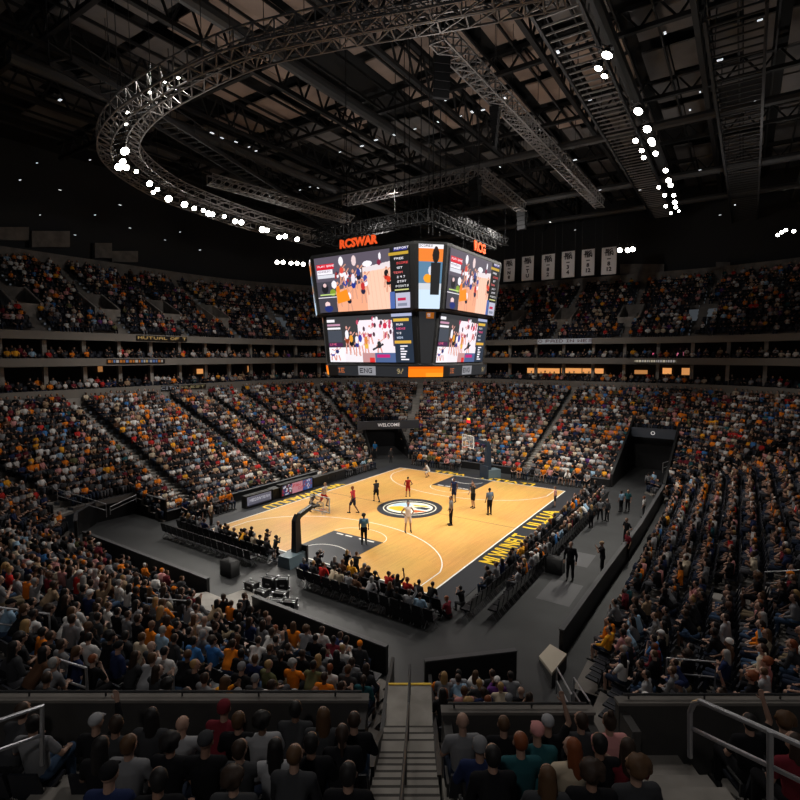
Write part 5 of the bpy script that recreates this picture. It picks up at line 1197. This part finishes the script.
# face k: from corner k to k+1. near (-u) face is k=0 (left in the picture), k=6->7.. right face, k=7 corner
def facequad(i0, i1, k, mg=.13, out=.05, mgx=.04):
    tl, tr, br, bl = jp(i0,k+1), jp(i0,k), jp(i1,k), jp(i1,k+1); n = (tr-tl).cross(bl-tl).normalized(); n = -n if n.dot((tl+br)/2-Vector((0,0,4))) < 0 else n
    def bi(x, y): return tl.lerp(tr, x).lerp(bl.lerp(br, x), y)+n*out
    return [bi(mgx, mg), bi(1-mgx, mg), bi(1-mgx, 1-mg), bi(mgx, 1-mg)]
GR = (.36,.33,.38); SAL = (.98,.78,.68); WH_ = (.95,.93,.96); DK = (.1,.1,.11); ORG = (.93,.5,.2)
def game_screen():
    p = Paint(260, 146, GR); p.rect(.53,.26,.86,1,SAL); p.poly([(.2,.62),(.56,.5),(.56,1),(.2,1)], (.95,.66,.52)); p.poly([(.53,.26),(.82,.2),(.86,.3),(.53,.34)], (.9,.85,.86))
    for k in range(7): p.line(.56+.04*k, .34, .58+.045*k, .98, .002, (.93,.7,.6))
    p.rect(.02,.13,.22,.22,(.85,.12,.2)); p.text('PLAY GAME', .035, .145, WH_); p.rect(.02,.23,.2,.31,WH_); p.rect(.02,.32,.22,.38,(.85,.85,.88)); p.text('MINNESO', .03, .24, (.5,.45,.5))
    p.rect(0,.44,.22,1,(.27,.26,.3)); p.rect(.0,.72,.22,.735,WH_); p.ell(.09,.56,.04,.09,(.12,.12,.14)); p.ell(.09,.5,.02,.035,(.9,.75,.75)); p.ell(.2,.5,.03,.07,WH_); p.ell(.18,.64,.035,.06,(.5,.6,.2)); p.rect(.03,.67,.2,.69,(.75,.85,.5)); p.ell(.1,.85,.03,.05,(.95,.8,.8)); p.ell(.11,.93,.05,.06,(.15,.2,.45))
    for k in range(26): x = rl.uniform(.22,.52); p.ell(x, rl.uniform(.3,.46), .012, .03, rl.choice([WH_,(.6,.2,.2),(.2,.2,.3)]))
    for x, y, h, j, s in ((.33,.72,.5,WH_,(.15,.25,.6)),(.42,.78,.52,(.92,.88,.92),(.15,.22,.55)),(.48,.6,.4,(.2,.25,.5),(.12,.12,.2)),(.3,.5,.35,(.85,.3,.25),WH_),(.55,.72,.4,(.25,.3,.6),WH_),(.24,.9,.45,(.95,.5,.15),(.9,.65,.2)),(.36,1.0,.4,WH_,(.1,.12,.2)),(.52,.86,.42,(.75,.2,.2),(.15,.15,.25)),(.77,.62,.34,DK,(.75,.2,.15)),(.79,.7,.3,(.85,.25,.15),DK)): p.player(x, y, h, j, s, (.85,.6,.5), 1)
    p.poly([(.22,.66),(.34,.6),(.37,.8),(.22,.85)], (.95,.55,.15)); p.ell(.3,.1,.025,.08,WH_); p.ell(.44,.12,.025,.09,(.9,.8,.8)); p.ell(.58,.2,.05,.05,WH_); p.ell(.71,.1,.012,.06,WH_); p.ell(.7,.2,.02,.05,(.5,.15,.25))
    p.rect(.815,.0,1,1,DK); p.rect(.85,.0,.98,.06,(.2,.2,.5)); p.text('REPORT', .86, .0, WH_); p.rect(.8,.08,.99,.13,(.75,.6,.2)); y = .17
    for t, c in (('FREE',WH_),('SCORE',(.9,.3,.3)),('1ST Q',WH_),('TEAM',(.9,.4,.4)),('2 4 7',WH_),('STAT',WH_),('POINTS',(.85,.85,.85))): p.text(t, .86+rl.uniform(-.02,.02), y, c); y += .075
    p.rect(.85,.69,.99,.71,(.8,.8,.5)); p.rect(.86,.75,1,1,(.72,.72,.8)); p.rect(.88,.83,.96,.88,(.75,.15,.3)); p.rect(.88,.92,.97,.97,(.5,.52,.6)); p.rect(.8,.72,.85,1,(.3,.4,.65)); return p
def court_screen():
    p = Paint(240, 120, (.24,.24,.25)); p.rect(0,.68,.38,1,WH_); p.poly([(.38,.1),(.6,.1),(.78,.12),(.8,.5),(.84,.78),(.38,.78)], (.96,.9,.93)); p.rect(.2,.78,.8,1,(.93,.9,.92)); p.poly([(.78,.25),(.83,.3),(.84,.7),(.78,.65)], (.35,.28,.33))
    p.rect(0,.06,.1,.12,WH_); p.rect(.0,.16,.17,.2,(.75,.55,.65)); p.rect(0,.24,.17,.28,WH_); p.rect(0,.3,.18,.56,(.27,.29,.33)); p.rect(0,.58,.18,.66,(.3,.15,.3)); p.text('LIVE', .02, .59, (.9,.4,.5))
    for k in range(30): x = rl.uniform(.36,.8); p.ell(x, rl.uniform(.08,.45), .014, .05, rl.choice([WH_,(.75,.3,.4),(.3,.2,.25),(.95,.9,.95)]))
    for x, y, h, j, s in ((.24,.8,.6,WH_,(.55,.25,.15)),(.29,.82,.5,(.9,.6,.2),DK),(.36,.85,.5,WH_,(.2,.2,.5)),(.4,.82,.5,(.25,.25,.6),WH_),(.47,.9,.55,(.85,.5,.25),(.9,.7,.3)),(.52,.6,.4,WH_,(.6,.2,.3)),(.62,.8,.3,(.2,.2,.2),DK),(.1,.95,.28,(.2,.2,.4),WH_),(.04,.95,.25,WH_,(.3,.3,.6)),(.7,.5,.4,(.8,.2,.3),WH_)): p.player(x, y, h, j, s, (.85,.6,.55), 1)
    p.line(.55,.72,.66,.62,.012,(.15,.15,.17)); p.rect(.42,.8,.62,1,(.75,.55,.55)); p.rect(.5,.9,.56,1,(.85,.2,.2)); p.rect(.57,.8,.8,1,(.3,.38,.55)); p.rect(.59,.84,.74,.9,(.75,.15,.45))
    p.rect(.8,0,1,1,(.16,.2,.26)); p.rect(.78,.0,1,.06,(.65,.68,.8)); p.rect(.8,.1,.97,.16,(.85,.68,.25)); p.rect(.8,.55,.98,.61,(.85,.65,.25)); y = .2
    for t, c in (('RUN',WH_),('NEWS',(.9,.3,.5)),('4 5',WH_),('WIN',(.8,.85,.95))): p.text(t, .83, y, c); y += .09
    for k in range(6): p.rect(.86,.65+k*.055,.86+rl.uniform(.04,.09),.68+k*.055,WH_)
    return p
def portrait():
    p = Paint(64, 140, (.8,.88,.95)); p.rect(0,0,1,.27,ORG); p.rect(0,0,1,.07,WH_); p.text('SCORES', .02, .01, DK); p.rect(0,.27,1,.6,(.35,.5,.62)); p.ell(.4,.52,.2,.07,(.95,.62,.15)); p.ell(.5,.4,.1,.07,(.85,.85,.9)); p.rect(0,.6,1,.7,(.8,.82,.85))
    p.rect(.52,.28,.93,.78,(.13,.13,.14)); p.ell(.7,.16,.14,.12,(.12,.1,.1)); p.ell(.7,.06,.07,.035,(.2,.12,.1)); return p
g1, c1, po = game_screen(), court_screen(), portrait()
for k in (0, 6, 2, 4):
    for pn, i0, i1, mg in ((g1,1,2,.02),(c1,3,4,.02)):
        pn.grid(facequad(i0, i1, k, mg), 'display', M_scr, jb)
for k in (7, 1, 3, 5): po.grid(facequad(1, 2, k, .0, .05, .12), 'display', M_scr, jb)
gp = Paint(30, 70, (.23,.23,.24)); gp.rect(.45,.02,.9,.14,(.8,.45,.15)); gp.text('11', .5, .04, WH_)
for k in (7, 1, 3, 5): gp.grid(facequad(3, 4, k, .0, .05, .12), 'display', M_scr_d, jb)
# bottom ribbon
rb = [(10.46, 4.82, 1.57), (9.66, 4.75, 1.57)]
def rj(i, k): z, h, c = rb[i]; a = cornered(h, c)[k % 8]; return W(JC[0]+a[0], JC[1]+a[1], z)-J0
m = MB()
for k in range(8): m.quad(rj(1,k), rj(1,k+1), rj(0,k+1), rj(0,k))
m.quad(*[rj(0,k) for k in range(8)]); m.quad(*[rj(1,k) for k in range(8)][::-1]); rib = m.obj('ribbon_cabinet', M_black, jb)
def ribbon_paint(kind):
    if kind == 'c': p = Paint(40, 10, (1.0,.5,.08)); p.rect(0,0,1,.25,(.95,.42,.05)); p.rect(.5,.6,1,1,(1,.6,.15)); return p
    p = Paint(110, 10, (.22,.23,.25)); p.rect(.0,0,.13,1,(.12,.1,.1)); p.text('IE', .14, .2, (.9,.5,.3)); p.rect(.4,.05,.62,.95,(.75,.75,.78)); p.text('ENG', .42, .2, (.15,.15,.18)); p.text('9/', .88, .2, (.85,.75,.55)); return p
def rq(k):
    tl, tr, br, bl = rj(0,k+1), rj(0,k), rj(1,k), rj(1,k+1); n = (tr-tl).cross(bl-tl).normalized(); n = -n if n.dot((tl+br)/2-Vector((0,0,.5))) < 0 else n
    return [x+n*.04 for x in (tl.lerp(bl,.1), tr.lerp(br,.1), br.lerp(tr,.1), bl.lerp(tl,.1))]
for k in (0,6,2,4): ribbon_paint('l').grid(rq(k), 'ribbon_display', M_scr_d, rib)
for k in (7,1,3,5): ribbon_paint('c').grid(rq(k), 'ribbon_display', M_scr, rib)
# top frame, cables, orange signs
m = MB()
for k in range(4):
    a = [(-4.6,-4.6),(-4.6,4.6),(4.6,4.6),(4.6,-4.6)]; p0, p1 = a[k], a[(k+1)%4]; lattice(m, W(JC[0]+p0[0], JC[1]+p0[1], 18.9)-J0, W(JC[0]+p1[0], JC[1]+p1[1], 18.9)-J0, .5, .7, .05)
m.obj('top_truss', M_black, jb); m = MB()
for x, y in ((-3,-3),(3,-3),(3,3),(-3,3),(-.6,-.6),(.6,.6),(-4.4,-4.4),(-3.9,-4.4),(-3.4,-4.6)): m.bar(W(JC[0]+x, JC[1]+y, 18.3)-J0, W(JC[0]+x, JC[1]+y, RZ-.5)-J0, .05)
m.obj('suspension_cable', M_black, jb)
M_osign = mat('sign_orange', (.5,.06,.01), emit=(1,.1,.015), strength=.5)
def jsign(k, f, txt, size):
    a, b = jp(0, k+1), jp(0, k); d = (b-a).normalized(); n = Vector((d.y, -d.x, 0)); me = text_mesh(txt, size, .03, .03); me.materials.append(M_osign)
    o = part('sign_lettering', me, jb, None); o['label'] = 'orange-red lettering'; o.location = a.lerp(b, f)+n*.12+Vector((0,0,.38)); o.rotation_euler = (PI/2, 0, math.atan2(d.y, d.x))
jsign(0, .5, 'RCSWAR', .72); jsign(6, .52, 'RCG', .85)
# ------------------------------------------------------------------ banners
M_ban = mat('banner_cloth', (.8,.77,.77), .9); M_ink = mat('banner_ink', (.06,.05,.055), .8)
bpx = [(504,515,260,282),(522,534,257,281),(542,555,255,280),(562,575,252,278),(582,595,250,276),(602,617,248,275)]
for k, (x0, x1, y0, y1) in enumerate(bpx):
    u = 36.0; a = on_u(x0, y0, u); b = on_u(x1, y0-1, u); h = a.z-on_u(x0, y1, u).z; b.z = a.z; c = (a+b)/2; d = (b-a).normalized(); n = Vector((d.y, -d.x, 0)); wd = (b-a).length
    r = empty('banner', c, math.atan2(d.y, d.x), 'white hanging banner with dark vertical lettering, %s from the scoreboard side' % ordn(k+1), 'banner', 'championship banners')
    m = MB(); vs = []; nn = 12
    for j in range(nn+1):
        for i in range(7): vs.append(((i/6-.5)*wd, .06*math.sin(i*1.1+j*.4+k)*(j/nn), -h*j/nn))
    m.add(vs, [(j*7+i, j*7+i+1, (j+1)*7+i+1, (j+1)*7+i) for j in range(nn) for i in range(6)]); cl = m.obj('cloth', M_ban, r, True)
    so = cl.modifiers.new('thick', 'SOLIDIFY'); so.thickness = .03
    me_ = MB(); me_.tube([(-wd/2-.1,0,.03),(wd/2+.1,0,.03)], .05, 6); me_.obj('rod', M_dsteel, r)
    for j, (t, s_, f) in enumerate((('BIG',.42,.1),('TEN',.42,.22),('--',.5,.38),(['N','T','8','3','8','8'][k],.5,.58),(['8','U','2','4','12','12'][k],.5,.78))):
        me = text_mesh(t, h*.2*s_*2, .01, .03); me.materials.append(M_ink); o = part('lettering', me, r); o.location = (0,-.09,-h*f-.1); o.rotation_euler = (PI/2,0,0)
    m = MB(); m.bar((-wd/2,0,.05),(-wd/2,0,RZ-c.z-.5),.03); m.bar((wd/2,0,.05),(wd/2,0,RZ-c.z-.5),.03); m.obj('cord', M_dsteel, r)
# hanging loudspeaker clusters
def speaker(px, py, z, lab, n=5):
    p = at_z(px, py, z); r = empty('speaker_cluster', p, face(AIM-p), lab, 'loudspeaker'); m = MB()
    for k in range(n): m.hexa([(-.45,-.3+.04*k,-.42*(k+1)),(.45,-.3+.04*k,-.42*(k+1)),(.4,.3-.05*k,-.42*(k+1)),(-.4,.3-.05*k,-.42*(k+1))][::1], [(-.45,-.3+.04*k,-.42*k-.03),(.45,-.3+.04*k,-.42*k-.03),(.4,.3-.05*k,-.42*k-.03),(-.4,.3-.05*k,-.42*k-.03)])
    m.obj('cabinet_array', M_black, r); m = MB(); m.box((0,0,.08),(.8,.5,.12)); m.bar((-.3,0,.1),(-.3,0,RZ-z-.5),.03); m.bar((.3,0,.1),(.3,0,RZ-z-.5),.03); m.obj('rigging_frame', M_dsteel, r)
speaker(495, 108, 27, 'black loudspeaker stack hanging beside the pale lattice truss', 6); speaker(441, 58, 27, 'black loudspeaker stack at the near end of the pale lattice truss'); speaker(475, 180, 25, 'black loudspeaker stack at the corner above the scoreboard', 5); speaker(522, 212, 25, 'black loudspeaker stack at the far end of the short truss', 4)
# ------------------------------------------------------------------ handrails near us
def rail(name, pts, label, r_=.03, posts=(), mt=M_steel, low=None):
    pts = [Vector(p) for p in pts]; c = pts[0].copy(); o = empty('handrail', c, 0, label, 'handrail'); m = MB(); m.tube([p-c for p in pts], r_, 10); m.obj('top_rail', mt, o)
    if low:
        m = MB(); m.tube([Vector(p)-c for p in low], r_*.85, 8); m.obj('lower_rail', mt, o)
    for a, b in posts:
        m = MB(); m.tube([Vector(a)-c, Vector(b)-c], r_, 8); m.obj('post', mt, o)
def stair_z(y):
    z, q = 4.4, 7.1
    return LAND if y > 11.05 else LAND+.17*4*min(1,(11.05-y)/1.75)+max(0, 9.3-y)*.486
cy = [12.5, 11.05, 9.3, 7.6, 6.0, 4.6]
rail('', [(aisle_x(y), y, stair_z(y)+.72) for y in cy], 'steel centre handrail running down the middle of the stairs', .028, [((aisle_x(y), y, stair_z(y)-.05), (aisle_x(y), y, stair_z(y)+.72)) for y in (12.4, 10.2, 8.0, 6.2)], M_dsteel)
A1, A2, A3 = at_depth(690, 757, 6.6), at_depth(690, 712, 6.6), at_depth(800, 747, 5.1)
def dz(p, q): return (Vector(p)+Vector(q))/2
b1 = at_depth(694, 703, 6.5)
c1_, c2_ = at_depth(700, 701, 6.35), at_depth(830, 758, 4.9)
l1, l2 = at_depth(691, 728, 6.6), at_depth(830, 795, 4.85)
rail('', [A1, A2, b1, c1_, c2_], 'thick bent steel handrail at the lower right beside the aisle steps', .035, [(at_depth(770, 731, 5.45), at_depth(770, 800, 5.45))], M_steel, [l1, l2])
rail('', [at_depth(-20, 727, 6.3), at_depth(42, 706, 6.9), at_depth(42, 765, 6.9)], 'steel stair handrail at the left edge above the side stairs', .032, [], M_steel, [at_depth(-20, 757, 6.3), at_depth(42, 735, 6.9)])
def on_stand(px, py, h=0):   # a point at height h above the lower terrace along a picture ray
    d = ray(px, py); best = None
    for k in range(60, 600):
        t = k*.1; p = EYE + d*(t/d.y); u, v = UV(p); off = max(U0-u, V0-v, v-V1, 0 if u < U1 else u-U1); z = .3+.4*max(0, off)+h
        if p.z <= z: return p
    return p
def hoop_rail(p0, p1, label, h=.85):
    a = on_stand(*p0, h); b = on_stand(*p1, h); dn = Vector((0,0,h)); rail('', [a-dn, a, b, b-dn], label, .028, [], M_steel, [a-dn*.5, b-dn*.5])
hoop_rail((147,598), (191,601), 'steel guard rail round the gap between the baseline blocks'); hoop_rail((-10,606), (49,614), 'steel guard rail low at the left edge among dark seats')
hoop_rail((57,489), (106,504), 'steel guard rail above the left corner entry'); hoop_rail((110,507), (136,495), 'steel guard rail on the black wall of the left corner entry', .5)
hoop_rail((58,659), (86,668), 'short steel guard rail among the dark left seats'); hoop_rail((667,658), (716,662), 'steel guard rail behind the boxed grey parapet')
hoop_rail((557,668), (572,695), 'curved steel stair rail above the side gap, nearer the short parapet'); hoop_rail((574,678), (590,702), 'steel stair rail above the side gap, beside the boxed parapet')
hoop_rail((765,572), (800,570), 'steel guard rail at the right edge of the sideline stand'); hoop_rail((663,463), (688,455), 'steel guard rail above the far right entry')
# pale boards in the side gap
bd = empty('boarding_ramp', at_depth(540, 655, 15.2), 0, 'pale beige ramp in the gap right of the short stairside block', 'ramp'); bl = bd.location
m = MB(); q = [at_z(539, 656, .2), at_z(552, 673, .55), at_z(567, 654, .55), at_z(550, 644, .2)]; m.hexa([p-bl-Vector((0,0,.1)) for p in q], [p-bl for p in q]); m.obj('board', mat('beige_board', (.42,.37,.30), .6), bd)
m = MB(); m.hexa([p-bl-Vector((0,0,p.z)) for p in q], [p-bl-Vector((0,0,.1)) for p in q]); m.obj('support', M_dsteel, bd)
m = MB(); q = [W(-17.1,-2.9,.03), W(-17.1,-.2,.03), W(-14.9,-.6,.03), W(-15.3,-2.9,.03)]; m.quad(*q); m.quad(*[W(-17.15,-2.95,.5), W(-17.15,-.15,.5), W(-18.9,-.15,.95), W(-18.9,-2.95,.95)]); o = m.obj('floor_gap_landing', M_conc_l); o['kind'] = 'structure'
